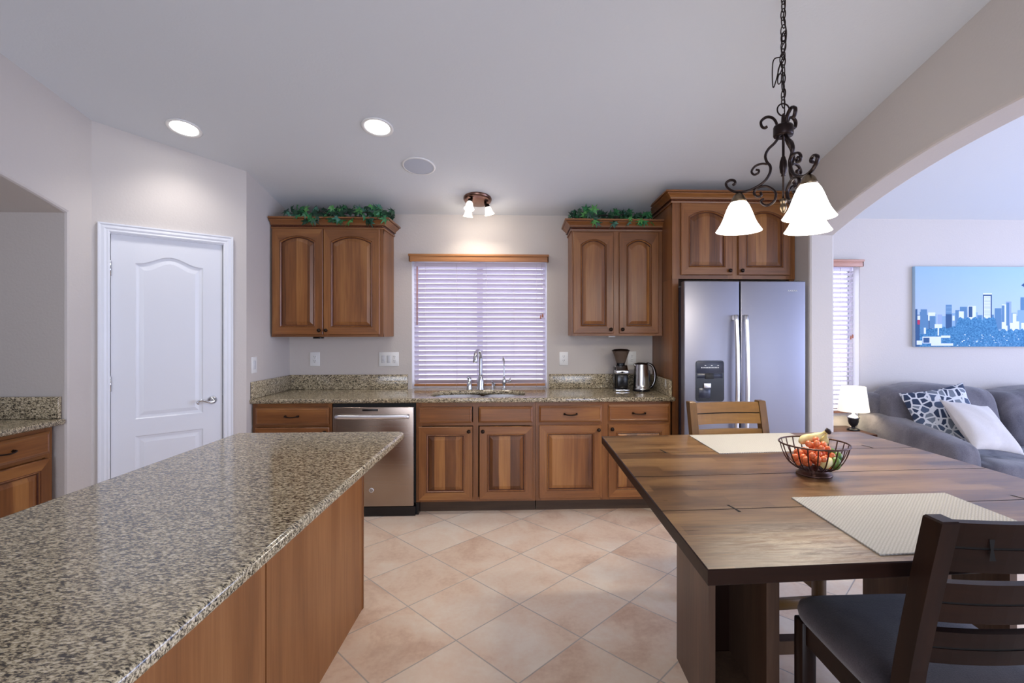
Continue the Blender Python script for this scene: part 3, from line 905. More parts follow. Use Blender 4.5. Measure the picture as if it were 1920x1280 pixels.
# ------------------------------------------------------------------ refrigerator
FX0, FX1, FY = 1.262, 2.170, 3.655
def fridge():
    # front plane chosen so the doors stand proud of the cabinets
    y = 3.60
    fx0, fx1 = 1.240, 2.128
    root = thing('refrigerator', 'stainless side-by-side refrigerator with black water dispenser', 'refrigerator', (fx0, y, 0))
    W = fx1 - fx0
    m = MB(); m.rbox(.006, W - .006, .085, .80, .02, 1.785, .006); m.build('cabinet', 'panel_grey', root)
    split = .385
    m = MB(); m.rbox(-.038, split - .005, 0, .075, .06, 1.812, .008, 3); dl = m.build('door', 'fridge_steel', root)
    m = MB(); m.rbox(split + .005, W, 0, .075, .06, 1.812, .008, 3); dr = m.build('door', 'fridge_steel', root)
    for px, dd in ((split - .045, dl), (split + .030, dr)):
        m = MB()
        pts = [(px + .012 * sin(pi * k / 20) * 0 , -.035 - .028 * sin(pi * k / 20), .62 + .935 * k / 20) for k in range(21)]
        vs = []
        m.tube(pts, [.0155] * 21, 10, up=(1, 0, 0), flat=1.1)
        for zz in (.64, 1.535): m.rbox(px - .016, px + .016, -.045, .004, zz - .02, zz + .02, .005)
        m.build('handle', 'bright_steel', dd)
    # dispenser
    dx0, dx1, dz0, dz1 = .047, .262, .910, 1.217
    m = MB()
    r = .022
    pl = []
    for (cx, cz_, a0) in ((dx1 - r, dz1 - r, 0), (dx0 + r, dz1 - r, 90), (dx0 + r, dz0 + r, 180), (dx1 - r, dz0 + r, 270)):
        for k in range(5): pl.append((cx + r * cos(R(a0 + 22.5 * k)), cz_ + r * sin(R(a0 + 22.5 * k))))
    m.prism(pl, -.006, .002, axis=1)
    ds = m.build('dispenser', 'black_plastic', dl)
    m = MB(); m.rbox(dx0 + .006, dx1 - .006, -.0085, -.005, dz1 - .095, dz1 - .008, .002); m.build('control_panel', 'panel_grey', ds)
    m = MB()
    for k in range(3): m.rbox(dx0 + .066 + k * .048, dx0 + .078 + k * .048, -.0095, -.008, dz1 - .040, dz1 - .036, .0005, 1)
    for k in range(12): m.rbox(dx0 + .040 + k * .0115, dx0 + .047 + k * .0115, -.0092, -.0085, dz1 - .057, dz1 - .050, .0003, 1)
    m.build('indicator_lights', 'white_plastic', ds)
    m = MB(); m.rbox(dx0 + .01, dx1 - .012, -.0075, -.005, dz1 - .132, dz1 - .098, .001, 1); m.build('shelf_trim', 'panel_grey', ds)
    m = MB(); m.rbox(dx0 + .07, dx0 + .135, -.014, -.005, dz1 - .138, dz1 - .096, .003); m.rbox(dx0 + .095, dx0 + .115, -.0155, -.006, dz1 - .104, dz1 - .098, .001, 1); m.build('spout', 'black_matte', ds)
    m = MB(); m.rbox(dx0 + .058, dx0 + .112, -.018, -.005, dz1 - .205, dz1 - .168, .004); m.build('paddle', 'bright_steel', ds)
    m = MB(); m.rbox(dx0 + .022, dx0 + .11, -.0085, -.005, dz0 + .028, dz0 + .10, .001, 1); m.build('back_plate', 'panel_grey', ds)
    # maker's lettering
    cu = bpy.data.curves.new('lettering', 'FONT'); cu.body = 'AMANA'; cu.size = .0175; cu.space_character = 1.35; cu.extrude = .0006
    tmp = bpy.data.objects.new('lettering_curve', cu)
    me = bpy.data.meshes.new_from_object(tmp)
    bpy.data.objects.remove(tmp); bpy.data.curves.remove(cu)
    me.materials.clear(); me.materials.append(MATS['white_plastic'])
    o = bpy.data.objects.new('lettering', me); COL.objects.link(o)
    o.parent = dr; o.location = (W - .138, -.0012, 1.733); o.rotation_euler = (R(90), 0, 0)
    m = MB(); m.box(.0, W, .05, .70, 0, .055); m.build('base_grille', 'black_matte', root)
    m = MB(); m.rbox(-.012, W - .02, .04, .14, 1.79, 1.818, .004); m.build('hinge_cover', 'black_matte', root)
fridge()

# ------------------------------------------------------------------ pantry door
def pantry():
    root = bpy.data.objects.new('door_1', None); COL.objects.link(root)
    root.location = (A0.x, A0.y, 0); root.rotation_euler = (0, 0, ANG)
    struct(root, 'white two panel pantry door with arched upper panel')
    x0, x1, H = .076, .692, 2.062
    W = x1 - x0
    m = MB()
    th = .035
    n = 14
    zsplit = .785
    m.loft([rect_map(0, W, 0, H, th), rect_map(0, W, 0, H, 0)], 0, cap0=True)
    for (za, zb, o, rise, shp) in ((0, zsplit, (.122, W - .118, .16, .732), 0, 'arc'), (zsplit, H, (.122, W - .118, .845, 1.885), .055, 'ogee')):
        fo, fi = rect_map(0, W, za, zb, 0), loop_pts(*o, rise, 0, 0, n, shp)
        N = len(fo)
        for k in range(N):
            j = (k + 1) % N
            m.add([fo[k], fo[j], fi[j], fi[k]], [(0, 1, 2, 3)])
        m.loft([loop_pts(*o, rise, d, y, n, shp) for d, y in ((0, 0), (.006, .006), (.020, .009), (.024, .009), (.046, .003), (.05, .003))], 0, cap1=True)
    leaf_ = m.build('leaf', 'white_paint', root, (x0, .012, .004))
    hd = MB(); hd.lathe([(.030, 0), (.030, .004), (.024, .010), (.012, .014), (.011, .045), (.001, .047)], 24, (0, 0, 0), 0, Matrix.Rotation(R(90), 4, 'X'))
    pts = spline([(.006, -.044, -.004), (-.02, -.05, -.010), (-.045, -.05, -.003), (-.07, -.048, .006), (-.092, -.046, .0), (-.094, -.046, -.012), (-.086, -.046, -.014)], 5)
    hd.tube(pts, [.010] * 8 + [.0075] * (len(pts) - 8), 10)
    hd.build('handle', 'chrome', leaf_, (W - .062, -.0005, .932))
    for z in (1.838, 1.09, .25):
        m = MB(); m.tube([(0, -.006, -.045), (0, -.006, .045)], .0075, 10); m.sphere((0, -.006, .047), .0075, 8, 6); m.rbox(-.018, .002, .004, .008, -.045, .045, .001, 1)
        m.build('hinge', 'chrome', root, (x0 - .004, .004, z))
    m = MB(); m.box(W + .002, W + .008, .006, .03, .90, .96); m.build('strike_plate', 'black_matte', leaf_)
    # casing with stepped profile
    tr = MB()
    prof = [(0, 0), (0, .010), (.010, .014), (.018, .012), (.030, .016), (.044, .014), (.052, .018), (.060, .018), (.060, 0)]
    a, b, h = x0 - .004, x1 + .004, H + .010
    rows = []
    for (o, y) in prof:
        rows.append([(a - o, -y, 0), (a - o, -y, h + o), (b + o, -y, h + o), (b + o, -y, 0)])
    for i in range(len(rows) - 1):
        for j in range(3): tr.add([rows[i][j], rows[i][j + 1], rows[i + 1][j + 1], rows[i + 1][j]], [(0, 1, 2, 3)])
    c = tr.build('trim_1', 'white_paint', None, (A0.x, A0.y, 0), (0, 0, ANG))
    struct(c, 'white moulded casing around the pantry door')
    # jamb
    m = MB(); m.box(a - .004, a, 0, .11, 0, h); m.box(b, b + .004, 0, .11, 0, h); m.box(a, b, 0, .11, h - .006, h); m.box(a, b, .06, .11, 0, h)
    m.build('jamb', 'white_paint', root)
pantry()

# ------------------------------------------------------------------ niche cabinet on the left
nc = thing('base_cabinet', 'cherry base cabinet in the left arched niche, partly hidden by the island', 'cabinet', (-2.80, 3.03, 0), R(90))
# local x runs along world -Y..+Y after rotation: local (x,y)->world (-y, x); front faces +X so mirror by building in local coords
nc.rotation_euler = (0, 0, R(90))
# local +x = world +Y, local -y = world +X : face at local y=0 looks towards world +X
m = MB()
m.box(-1.30, -.004, .018, .60, .10, .876, 0)
for a, b in ((-.045, -.004), (-.62, -.56), (-1.30, -1.25)): m.box(a, b, 0, .018, .10, .876, 0)
for a, b in ((.10, .135), (.695, .72), (.845, .876)): m.box(-1.30, -.004, .001, .018, a, b, 1)
m.box(-1.30, -.01, .075, .6, 0, .1, 1)
m.build('body', ['cherry_upright', 'cherry_level'], nc)
drawer(nc, -.56, .715, .53, .132, -.02); drawer(nc, -1.19, .715, .56, .132, -.02)
door(nc, -.56, .12, .53, .57, -.02, 0, .06, (.028, .53)); door(nc, -1.19, .12, .56, .57, -.02, 0, .06, (.53, .53))
nct = thing('countertop', 'short granite counter with end splash in the left niche', 'countertop', (-2.76, 3.04, .878))
m = MB()
slab_outline([(-.70, -1.38), (.028, -1.38), (.028, -.004), (-.70, -.004)], 0, .036, m, .012)
m.build('slab', 'granite', nct)
m = MB(); m.rbox(-.70, .004, -.024, -.002, .037, .167, .003); m.build('backsplash', 'granite', nct)

# ------------------------------------------------------------------ island
isl = thing('kitchen_island', 'cherry veneered kitchen island base under the big granite slab', 'kitchen island', (-.83, 2.57, 0))
IX = -.829
m = MB(); m.box(-.60, -.004, -2.9, -.02, .012, .876, 0); m.build('body', 'island_veneer', isl)
m = MB(); m.box(-.004, .001, -.952, -.006, .0, .876); m.build('side_panel', 'island_veneer', isl)
m = MB(); m.box(-.004, .001, -1.905, -.960, .0, .876); m.build('side_panel', 'island_veneer', isl)
m = MB(); m.box(-.004, .001, -2.9, -1.912, .0, .876); m.build('side_panel', 'island_veneer', isl)
m = MB(); m.rbox(-.012, .006, -.012, .006, 0, .876, .003); m.build('corner_trim', 'cherry_upright', isl)
m = MB(); m.box(-.60, -.012, -.02, .0, .0, .876); m.build('end_panel', 'island_veneer', isl)
ist = thing('countertop', 'large polished speckled granite island top in the left foreground', 'countertop', (-1.04, 2.58, .878))
m = MB()
x0, x1, y1, y0 = -.428, .430, 0.0, -2.95
rc = .045
pl = [(x0, y0), (x1, y0)]
for k in range(7): a = R(15 * k); pl.append((x1 - rc + rc * cos(a), y1 - rc + rc * sin(a)))
for k in range(7): a = R(90 + 15 * k); pl.append((x0 + rc * .4 + rc * .4 * cos(a), y1 - rc * .4 + rc * .4 * sin(a)))
slab_outline(pl, 0, .036, m, .012)
m.build('slab', 'granite', ist)

# ------------------------------------------------------------------ wall plates
def plate(name, label, loc, w_, h_, kind, rz=0, group=None, cat='outlet'):
    root = thing(name, label, cat, loc, rz, group)
    m = MB(); m.rbox(-w_ / 2, w_ / 2, -.006, 0, -h_ / 2, h_ / 2, .002); m.build('plate', 'white_plastic', root)
    for (x, k) in kind:
        if k == 'outlet':
            m = MB()
            m.rbox(x - .0165, x + .0165, -.0085, -.005, -.034, .034, .002); f = m.build('receptacle', 'white_plastic', root)
            m = MB()
            for zz in (.019, -.019):
                for s in (-1, 1): m.box(x + s * .0065 - .0012, x + s * .0065 + .0012, -.0092, -.008, zz, zz + .009)
                m.box(x - .0022, x + .0022, -.0092, -.008, zz - .011, zz - .006)
            m.build('slots', 'slot_dark', f)
        else:
            m = MB(); m.rbox(x - .0165, x + .0165, -.0085, -.005, -.034, .034, .002); m.rbox(x - .013, x + .013, -.011, -.006, -.03 if k == 'rocker' else -.012, .03 if k == 'rocker' else .012, .002); m.build('rocker', 'switch_grey', root)
plate('wall_outlet', 'white outlet on the wall under the left wall cabinet', (-1.862, D - .0005, 1.185), .086, .125, [(0, 'outlet')])
plate('switch_plate', 'wide white plate with two switches and an outlet left of the blind', (-1.207, D - .0005, 1.183), .176, .126, [(-.05, 'toggle'), (0, 'rocker'), (.05, 'outlet')], cat='switch')
plate('wall_outlet', 'white outlet just right of the sink window', (.374, D - .0005, 1.184), .08, .122, [(0, 'outlet')])
plate('wall_outlet', 'white outlet on the wall behind the coffee grinder and kettle', (1.002, D - .0005, 1.188), .08, .122, [(0, 'outlet')])
plate('light_switch', 'white single switch on the side wall above the counter end', (XS + .0005, 3.883, 1.173), .075, .125, [(0, 'rocker')], R(90), cat='switch')

# ------------------------------------------------------------------ coffee grinder and kettle
gr = thing('coffee_grinder', 'black and steel coffee grinder with smoky hopper on the counter', 'coffee grinder', (.862, 4.27, .915))
m = MB()
m.rbox(-.057, .057, -.02, .075, .0, .21, .014, 3); m.rbox(-.055, .055, -.075, .07, 0, .014, .005); m.build('body', 'black_plastic', gr)
m = MB(); m.rbox(-.060, .060, -.078, .02, .145, .185, .012, 3)
m.prism([(-.072, .18), (.05, .18), (.04, .222), (-.02, .222)], -.05, .05, axis=0); m.build('housing', 'chrome', gr)
m = MB(); m.rbox(-.062, .062, -.082, .0, .0, .018, .005); m.build('base_trim', 'chrome', gr)
m = MB(); m.rbox(-.048, .048, -.074, -.012, .02, .143, .008); m.build('grounds_bin', 'black_plastic', gr)
m = MB(); m.lathe([(.008, 0), (.008, .004), (.0005, .005)], 12, (0, 0, 0), 0, Matrix.Rotation(R(90), 4, 'X')); m.build('button', 'black_matte', gr, (-.004, -.077, .165))
m = MB(); m.lathe([(.036, .222), (.036, .238), (.039, .24), (.039, .244)], 24, (0, .005, 0), caps=True); m.build('collar', 'black_plastic', gr)
m = MB(); m.lathe([(.040, .244), (.046, .262), (.074, .345), (.076, .348), (.074, .348), (.044, .262), (.038, .246)], 28, (0, .005, 0)); m.build('hopper', 'smoked_plastic', gr)
m = MB(); m.lathe([(.078, .346), (.078, .352), (.06, .362), (.001, .366)], 28, (0, .005, 0)); m.build('lid', 'bronze', gr)
m = MB(); m.lathe([(.016, 0), (.014, .012), (.001, .013)], 14, (0, 0, 0), 0, Matrix.Rotation(R(90), 4, 'Y')); m.build('dial', 'black_plastic', gr, (.057, .02, .10))

kt = thing('kettle', 'stainless steel electric kettle with looped black handle on the counter', 'kettle', (1.032, 4.225, .915))
m = MB(); m.lathe([(.074, .0), (.076, .004), (.076, .012), (.070, .018)], 32, caps=True); m.build('base', 'black_plastic', kt)
m = MB(); m.lathe([(.074, .018), (.074, .030), (.071, .032), (.070, .06), (.064, .16), (.056, .232)], 36); m.build('body', 'sink_steel', kt)
m = MB(); m.lathe([(.056, .232), (.054, .240), (.03, .247), (.001, .248)], 32); m.build('lid', 'bronze', kt)
m = MB(); m.tube([(-.048, -.004, .215), (-.066, -.006, .236)], [.014, .008], 8); m.build('spout', 'sink_steel', kt)
m = MB(); m.tube(spline([(.045, 0, .236), (.075, 0, .232), (.105, 0, .205), (.122, 0, .15), (.118, 0, .09), (.098, 0, .045), (.078, 0, .028)], 6), .012, 10, flat=.8, up=(0, 1, 0)); m.build('handle', 'black_plastic', kt)
m = MB(); m.tube(spline([(.055, -.010, .236), (.078, -.012, .229), (.101, -.012, .203), (.1155, -.012, .15), (.112, -.012, .09), (.094, -.012, .047)], 6), .004, 8); m.build('handle_trim', 'bright_steel', kt)
m = MB(); m.rbox(.058, .074, -.018, .01, .08, .18, .004); m.build('water_gauge', 'panel_grey', kt)

# ------------------------------------------------------------------ ivy garlands
def leaf_mesh(m, c, size, mat, mi):
    out = []
    lob = [(0, 1.05), (20, .40), (46, .88), (72, .36), (106, .78), (136, .36), (162, .5), (180, .22)]
    pr = [(a, r) for a, r in lob] + [(-a, r) for a, r in lob[::-1] if a not in (0, 180)]
    pts = []
    for a, r in pr:
        x, y = sin(R(a)) * r * size, cos(R(a)) * r * size
        z = -abs(x) * .35 - (max(0, y) ** 2) / size * .25
        pts.append(Vector((x, y, z)))
    n = len(pts)
    vs = [Vector((0, 0, .0))] + pts
    vs = [mat @ v + Vector(c) for v in vs]
    m.add([v[:] for v in vs], [(0, 1 + i, 1 + (i + 1) % n) for i in range(n)], mi, False)
def ivy(name, label, x0, x1, z, yf, n, clumps, seed):
    rnd = random.Random(seed)
    root = thing(name, label, 'ivy', ((x0 + x1) / 2, yf + .1, z))
    ox, oy = (x0 + x1) / 2, yf + .1
    m = MB()
    for s in (0, 1):
        m.tube(spline([(x0 - ox + (x1 - x0) * k / 9, rnd.uniform(-.05, .05), rnd.uniform(.006, .06)) for k in range(10)], 4), .0035, 6)
    m.build('vine', 'vine_brown', root)
    m = MB()
    for i in range(n):
        cx, wx, hz = rnd.choice(clumps)
        x = cx + rnd.gauss(0, wx)
        x = min(max(x, x0), x1)
        y = rnd.uniform(-.085, .10)
        zz = max(.034, rnd.uniform(.0, hz) * .8 + .02)
        if y < -.035 and rnd.random() < .75: zz = rnd.uniform(-.05, .035); y = -.118
        size = rnd.uniform(.042, .066)
        zz = min(zz, max(.05, .146 - size * .6)) if zz > .05 else zz
        yaw = rnd.uniform(-1.2, 1.2); tilt = rnd.uniform(R(40), R(100)); roll = rnd.uniform(0, 2 * pi) if rnd.random() < .6 else pi + rnd.uniform(-.6, .6)
        mat = Matrix.Rotation(yaw, 4, 'Z') @ Matrix.Rotation(tilt, 4, 'X') @ Matrix.Rotation(roll, 4, 'Z')
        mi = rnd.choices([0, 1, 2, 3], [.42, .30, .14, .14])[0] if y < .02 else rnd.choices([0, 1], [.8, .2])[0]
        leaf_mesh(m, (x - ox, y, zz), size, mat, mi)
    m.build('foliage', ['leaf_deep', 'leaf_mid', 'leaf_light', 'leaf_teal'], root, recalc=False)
ivy('ivy_garland', 'green artificial ivy garland on the left wall cabinet', -1.98, -1.09, 2.378, YU - .05, 125,
    [(-1.85, .07, .10), (-1.66, .09, .11), (-1.52, .08, .11), (-1.28, .07, .12), (-1.16, .05, .09)], 3)
ivy('ivy_garland', 'dark green artificial ivy garland on the right wall cabinet', .40, 1.10, 2.384, YU - .05, 100,
    [(.55, .06, .09), (.68, .07, .10), (.88, .07, .11), (1.02, .05, .08)], 11)

# ------------------------------------------------------------------ ceiling fittings
TILT = -math.atan(SL)      # ceiling falls away from the viewer
def on_ceiling(x, y): return (x, y, zc(y))
def recessed(label, x, y):
    root = thing('recessed_light', label, 'ceiling light', on_ceiling(x, y), 0, 'recessed ceiling lights')
    root.rotation_euler = (TILT, 0, 0)
    m = MB(); m.lathe([(.100, .0), (.102, -.004), (.094, -.008), (.078, -.004), (.074, .0)], 40); m.build('trim_ring', 'white_plastic', root)
    m = MB(); m.lathe([(.0775, -.0035), (.04, -.002), (.001, -.002)], 36); m.build('lens', 'lit_disc', root)
    lamp('recessed_beam', 'SPOT', (0, 0, -.03), 15, (1.0, .96, .93), root, (-TILT, 0, 0), .09, R(130), 1.0)
recessed('lit round recessed light above the pantry door', -2.20, 3.272)
recessed('lit round recessed light nearer the ceiling speaker', -.947, 3.228)
sp = thing('ceiling_speaker', 'round white speaker grille in the ceiling, unlit', 'speaker', on_ceiling(-.775, 3.68)); sp.rotation_euler = (TILT, 0, 0)
m = MB(); m.lathe([(.121, 0), (.122, -.004), (.112, -.007), (.108, -.005)], 40); m.build('rim', 'white_plastic', sp)
m = MB(); m.lathe([(.109, -.004), (.06, -.006), (.001, -.0065)], 36); m.build('grille', 'grille_white', sp)

cf = thing('ceiling_light_fixture', 'round bronze ceiling fixture with three small lit glass shades', 'ceiling light', on_ceiling(-.383, 4.165)); cf.rotation_euler = (TILT, 0, 0)
m = MB(); m.lathe([(.118, 0), (.119, -.008), (.114, -.014), (.112, -.022), (.100, -.026), (.03, -.030), (.001, -.031)], 48); m.build('canopy', 'fixture_bronze', cf)
for (px, py, dx, dy) in ((-.045, -.055, -.08, -.12), (-.062, .045, -.18, .48), (.064, .012, .34, .40)):
    arm = MB(); arm.tube([(px, py, -.024), (px * 1.05, py * 1.05, -.045), (px * 1.25 + .0, py * 1.25, -.058)], .011, 10)
    s_o = arm.build('spot_arm', 'bronze', cf)
    dirv = Vector((dx * .8, dy * .8, -1)).normalized()
    q = dirv.to_track_quat('-Z', 'Y').to_matrix().to_4x4()
    base = Matrix.Translation((px * 1.25, py * 1.25, -.052)) @ q
    m = MB(); m.lathe([(.002, .012), (.016, .010), (.020, -.006), (.021, -.018)], 18); m.xf(base); m.build('socket', 'bronze', s_o)
    m = MB(); m.lathe([(.020, -.014), (.026, -.024), (.031, -.045), (.034, -.062), (.043, -.080), (.0435, -.082), (.040, -.080), (.031, -.060), (.022, -.025)], 24); m.xf(base); m.build('glass_shade', 'lit_small_shade', s_o)
    m = MB(); m.sphere((0, 0, -.058), .019, 14, 10); m.xf(base); m.build('bulb', 'lit_bulb', s_o)
    L = lamp('fixture_beam', 'SPOT', (base @ Vector((0, 0, -.085))), 2.6, (1.0, .88, .74), cf, (-TILT, 0, 0), .03, R(128), .45)
    lamp('fixture_glow', 'POINT', (base @ Vector((0, 0, -.105))), 0.7, (1.0, .89, .76), cf, None, .03)

# ------------------------------------------------------------------ chandelier
CX, CY = 1.19, 2.19
KR, KZ = .00257, .00244
ZZ = lambda y: HC + (620.5 - y) * KZ
def chandelier():
    root = thing('chandelier', 'wrought bronze chandelier with three glowing bell shades on a chain', 'chandelier', (CX, CY, ZZ(399)))
    z0 = ZZ(398)
    m = MB()
    prof = [(.001, 372), (.005, 372), (.0045, 330), (.010, 329), (.008, 326), (.014, 322), (.017, 312), (.015, 302), (.010, 296), (.0095, 294), (.006, 292), (.006, 254), (.010, 252), (.012, 233), (.010, 231), (.008, 216), (.003, 212), (.001, 212)]
    m.lathe([(r, ZZ(y) - z0) for r, y in prof], 18); m.build('column', 'bronze_dark', root)
    m = MB(); m.lathe([(.012, ZZ(254) - z0), (.040, ZZ(255) - z0), (.043, ZZ(252) - z0), (.043, ZZ(238) - z0), (.040, ZZ(235) - z0), (.012, ZZ(236) - z0)], 32); m.build('collar', 'bronze_dark', root)
    m = MB(); m.lathe([(.005, ZZ(371) - z0), (.017, ZZ(373) - z0), (.013, ZZ(379) - z0), (.009, ZZ(382) - z0), (.015, ZZ(385) - z0), (.015, ZZ(391) - z0), (.007, ZZ(397) - z0), (.001, ZZ(399) - z0)], 20); m.build('finial', 'aged_brass', root)
    m = MB()
    m.tube([(.028 * cos(2 * pi * k / 28), 0, ZZ(205) - z0 + .028 * sin(2 * pi * k / 28)) for k in range(28)], .0034, 8, closed=True, up=(0, 1, 0)); m.build('loop', 'bronze_dark', root)
    # chain up to the ceiling, with a slack bundle tied to its side
    m = MB()
    def link(c, turn, tilt=0, L=.0235, wd=.0115):
        pts = []
        for k in range(20):
            a = 2 * pi * k / 20
            pts.append(Vector((wd * cos(a), 0, L * sin(a) * (1 + .12 * abs(sin(a))))))
        mt = Matrix.Translation(c) @ Matrix.Rotation(tilt, 4, 'Y') @ Matrix.Rotation(turn, 4, 'Z')
        m.tube([(mt @ p)[:] for p in pts], .0027, 6, closed=True)
    zt = zc(CY) - z0
    z = ZZ(191) - z0
    k = 0
    while z < zt - .03:
        link((.0008 * sin(k * 2.1), 0, z), (k % 2) * R(90) + R(25) + .2 * sin(k * 3.7), .05 * sin(k * 1.7))
        z += .0365; k += 1
    m.build('chain', 'bronze_dark', root)
    m = MB()
    sl = spline([(-.002, -.01, ZZ(70) - z0), (-.006, -.014, ZZ(92) - z0), (-.014, -.014, ZZ(112) - z0), (-.022, -.014, ZZ(132) - z0), (-.024, -.013, ZZ(150) - z0)], 1)
    for i, p in enumerate(sl): link(p, (i % 2) * R(90) + R(20), R(12), .022, .011)
    m.build('slack_chain', 'bronze_dark', root)
    m = MB()
    m.tube(spline([(.012, .006, zt), (.012, .006, ZZ(10) - z0), (.004, .006, ZZ(30) - z0), (.006, -.016, ZZ(66) - z0), (-.012, -.018, ZZ(106) - z0), (-.050, -.016, ZZ(114) - z0), (-.058, -.014, ZZ(132) - z0), (-.055, -.014, ZZ(166) - z0), (-.040, -.014, ZZ(152) - z0), (-.018, -.014, ZZ(118) - z0), (-.010, -.014, ZZ(140) - z0), (-.006, -.012, ZZ(162) - z0), (.004, 0, ZZ(176) - z0), (.006, 0, ZZ(214) - z0)], 8), .0028, 6)
    m.build('cord', 'bronze_dark', root)
    m = MB(); m.lathe([(.001, zt - .012), (.02, zt - .012), (.05, zt - .004), (.056, zt + .014)], 28); m.build('canopy', 'bronze_dark', root)
    main = [(1441, 231), (1437, 233), (1432, 229), (1431, 219), (1440, 213), (1450, 217), (1456, 228), (1457, 242), (1458, 256), (1453, 266), (1443, 277), (1438, 290), (1440, 303), (1446, 315), (1445, 330), (1436, 345), (1420, 355), (1402, 359.5), (1386, 357), (1374, 348), (1371, 339), (1377, 333.5), (1385, 335), (1387, 341), (1382, 344)]
    c1 = [(1441, 309), (1432, 306.5), (1421, 310), (1415, 320), (1419, 328), (1426, 326), (1427, 320), (1422, 318)]
    c2 = [(1430, 364), (1431, 371), (1424, 372), (1419, 364), (1424, 356), (1439, 354), (1452, 364), (1455, 374), (1451, 386), (1440, 391), (1432, 386), (1431, 380), (1436, 378)]
    LIFT = 10
    up_ = lambda y: y - LIFT * min(1, max(0, (y - 256) / 80))
    f = lambda pl: [((1467 - x) * KR, 0, ZZ(up_(y)) - z0) for x, y in pl]
    shade_prof = [(.030, 377), (.036, 379), (.046, 385), (.056, 394), (.064, 403), (.072, 412), (.082, 421), (.094, 429), (.102, 434), (.104, 435)]
    for ai, ang in enumerate((150, 28, -88)):
        a = R(ang)
        rot = Matrix.Rotation(a, 4, 'Z')
        rs = .190
        m = MB()
        m.tube(spline(f(main), 6), .0062, 8, flat=1.55, up=(0, 1, 0))
        m.tube(spline(f(c1), 6), .0052, 8, flat=1.5, up=(0, 1, 0)); m.tube(spline(f(c2), 6), .0058, 8, flat=1.5, up=(0, 1, 0))
        m.xf(rot); arm = m.build('arm', 'bronze_dark', root)
        c = rot @ Vector((rs, 0, 0))
        m = MB(); m.lathe([(.004, ZZ(360 - LIFT) - z0), (.014, ZZ(362 - LIFT) - z0), (.024, ZZ(366 - LIFT) - z0), (.033, ZZ(374 - LIFT) - z0), (.037, ZZ(379 - LIFT) - z0), (.030, ZZ(379 - LIFT) - z0)], 24, (c.x, c.y, 0)); m.build('shade_cup', 'aged_brass', arm)
        pr = [(r, ZZ(y - LIFT) - z0) for r, y in shade_prof]
        inner = [(r - .003, z - .0005) for r, z in pr[::-1]]
        m = MB(); m.lathe(pr + inner, 40, (c.x, c.y, 0)); m.build('shade', 'lit_shade', arm)
        lamp('chandelier_bulb', 'POINT', (c.x, c.y, ZZ(424 - LIFT) - z0), 9, (1.0, .90, .76), root, None, .04)
chandelier()

# ------------------------------------------------------------------ dining table
TZ = .90
TC = Vector((1.11, 1.815)); TR = R(1.6)
tb = thing('dining_table', 'dark square counter-height dining table with worn top and slab legs', 'dining table', (TC.x, TC.y, 0), TR)
inv = Matrix.Rotation(-TR, 2)
loc2 = lambda x, y: (inv @ (Vector((x, y)) - TC))
corners = [loc2(.415, 1.082), loc2(1.835, 1.147), loc2(1.791, 2.540), loc2(.402, 2.483)]
m = MB()
def quad_inset(d):
    c = sum((Vector(p) for p in corners), Vector((0, 0))) / 4
    return [(p.x - math.copysign(d, p.x), p.y - math.copysign(d, p.y)) for p in corners]
ls = [[(x, y, z) for x, y in quad_inset(d)] for d, z in ((0.002, TZ - .037), (0, TZ - .035), (0, TZ - .0025), (.0025, TZ))]
m.loft(ls, 1, cap0=True)
# planks of the top with thin grooves between
nyp = 4
P0, P1, P2, P3 = [Vector((x, y, TZ)) for x, y in quad_inset(.0025)]
fr = [0, .255, .5, .745, 1.0]
for k in range(nyp):
    a, b = fr[k] + (.0016 if k else 0), fr[k + 1] - (.0016 if k < nyp - 1 else 0)
    q = [P0.lerp(P3, a), P1.lerp(P2, a), P1.lerp(P2, b), P0.lerp(P3, b)]
    m.add([v[:] for v in q], [(0, 1, 2, 3)], 0)
    if k < nyp - 1:
        g = [P0.lerp(P3, b), P1.lerp(P2, b), P1.lerp(P2, b + .0032), P0.lerp(P3, b + .0032)]
        low = [(v.x, v.y, v.z - .004) for v in g]
        m.add(low, [(0, 1, 2, 3)], 2)
        m.add([g[0][:], g[1][:], low[1], low[0]], [(0, 1, 2, 3)], 2); m.add([g[3][:], g[2][:], low[2], low[3]], [(0, 1, 2, 3)], 2)
# small butterfly shaped dark inlays across the joints
for (wx, wy, rr) in ((.631, 1.453, .25), (1.592, 2.207, .1), (1.594, 1.505, .1), (.619, 2.155, .2)):
    p = loc2(wx, wy)
    m.add([(p.x - .004, p.y + .03, TZ + .0006), (p.x + .004, p.y + .03, TZ + .0006), (p.x + .0015 + .01, p.y, TZ + .0006), (p.x + .016, p.y - .03, TZ + .0006), (p.x + .006, p.y - .03, TZ + .0006), (p.x + .004, p.y, TZ + .0006)], [(0, 5, 2, 1), (5, 4, 3, 2)], 2)
m.build('tabletop', ['table_top_wood', 'chair_shaded_level', 'dark_gap'], tb, recalc=False)  # edge wood coloured dark for the shade on the table's sides
def tslab(nm, x0, x1, y0, y1, z0=0, z1=TZ - .036, mat='walnut_upright'):
    p = [loc2(x0, y0), loc2(x1, y0), loc2(x1, y1), loc2(x0, y1)]
    mm = MB(); mm.prism([(q.x, q.y) for q in p], z0, z1); return mm.build(nm, mat, tb)
tslab('leg', .676, .700, 1.753, 2.124); tslab('leg', .890, .938, 1.753, 2.095)
tslab('leg', 1.560, 1.584, 1.506, 1.877); tslab('leg', 1.340, 1.388, 1.53, 1.877)
tslab('slot_shade_panel', .70, .89, 2.075, 2.095, 0, TZ - .036, 'chair_shaded_upright'); tslab('foot_rail', .70, .89, 1.77, 2.07, .02, .06); tslab('foot_rail', 1.388, 1.56, 1.55, 1.83, .02, .06)  # dark panel added to blacken the shaded slot between the legs
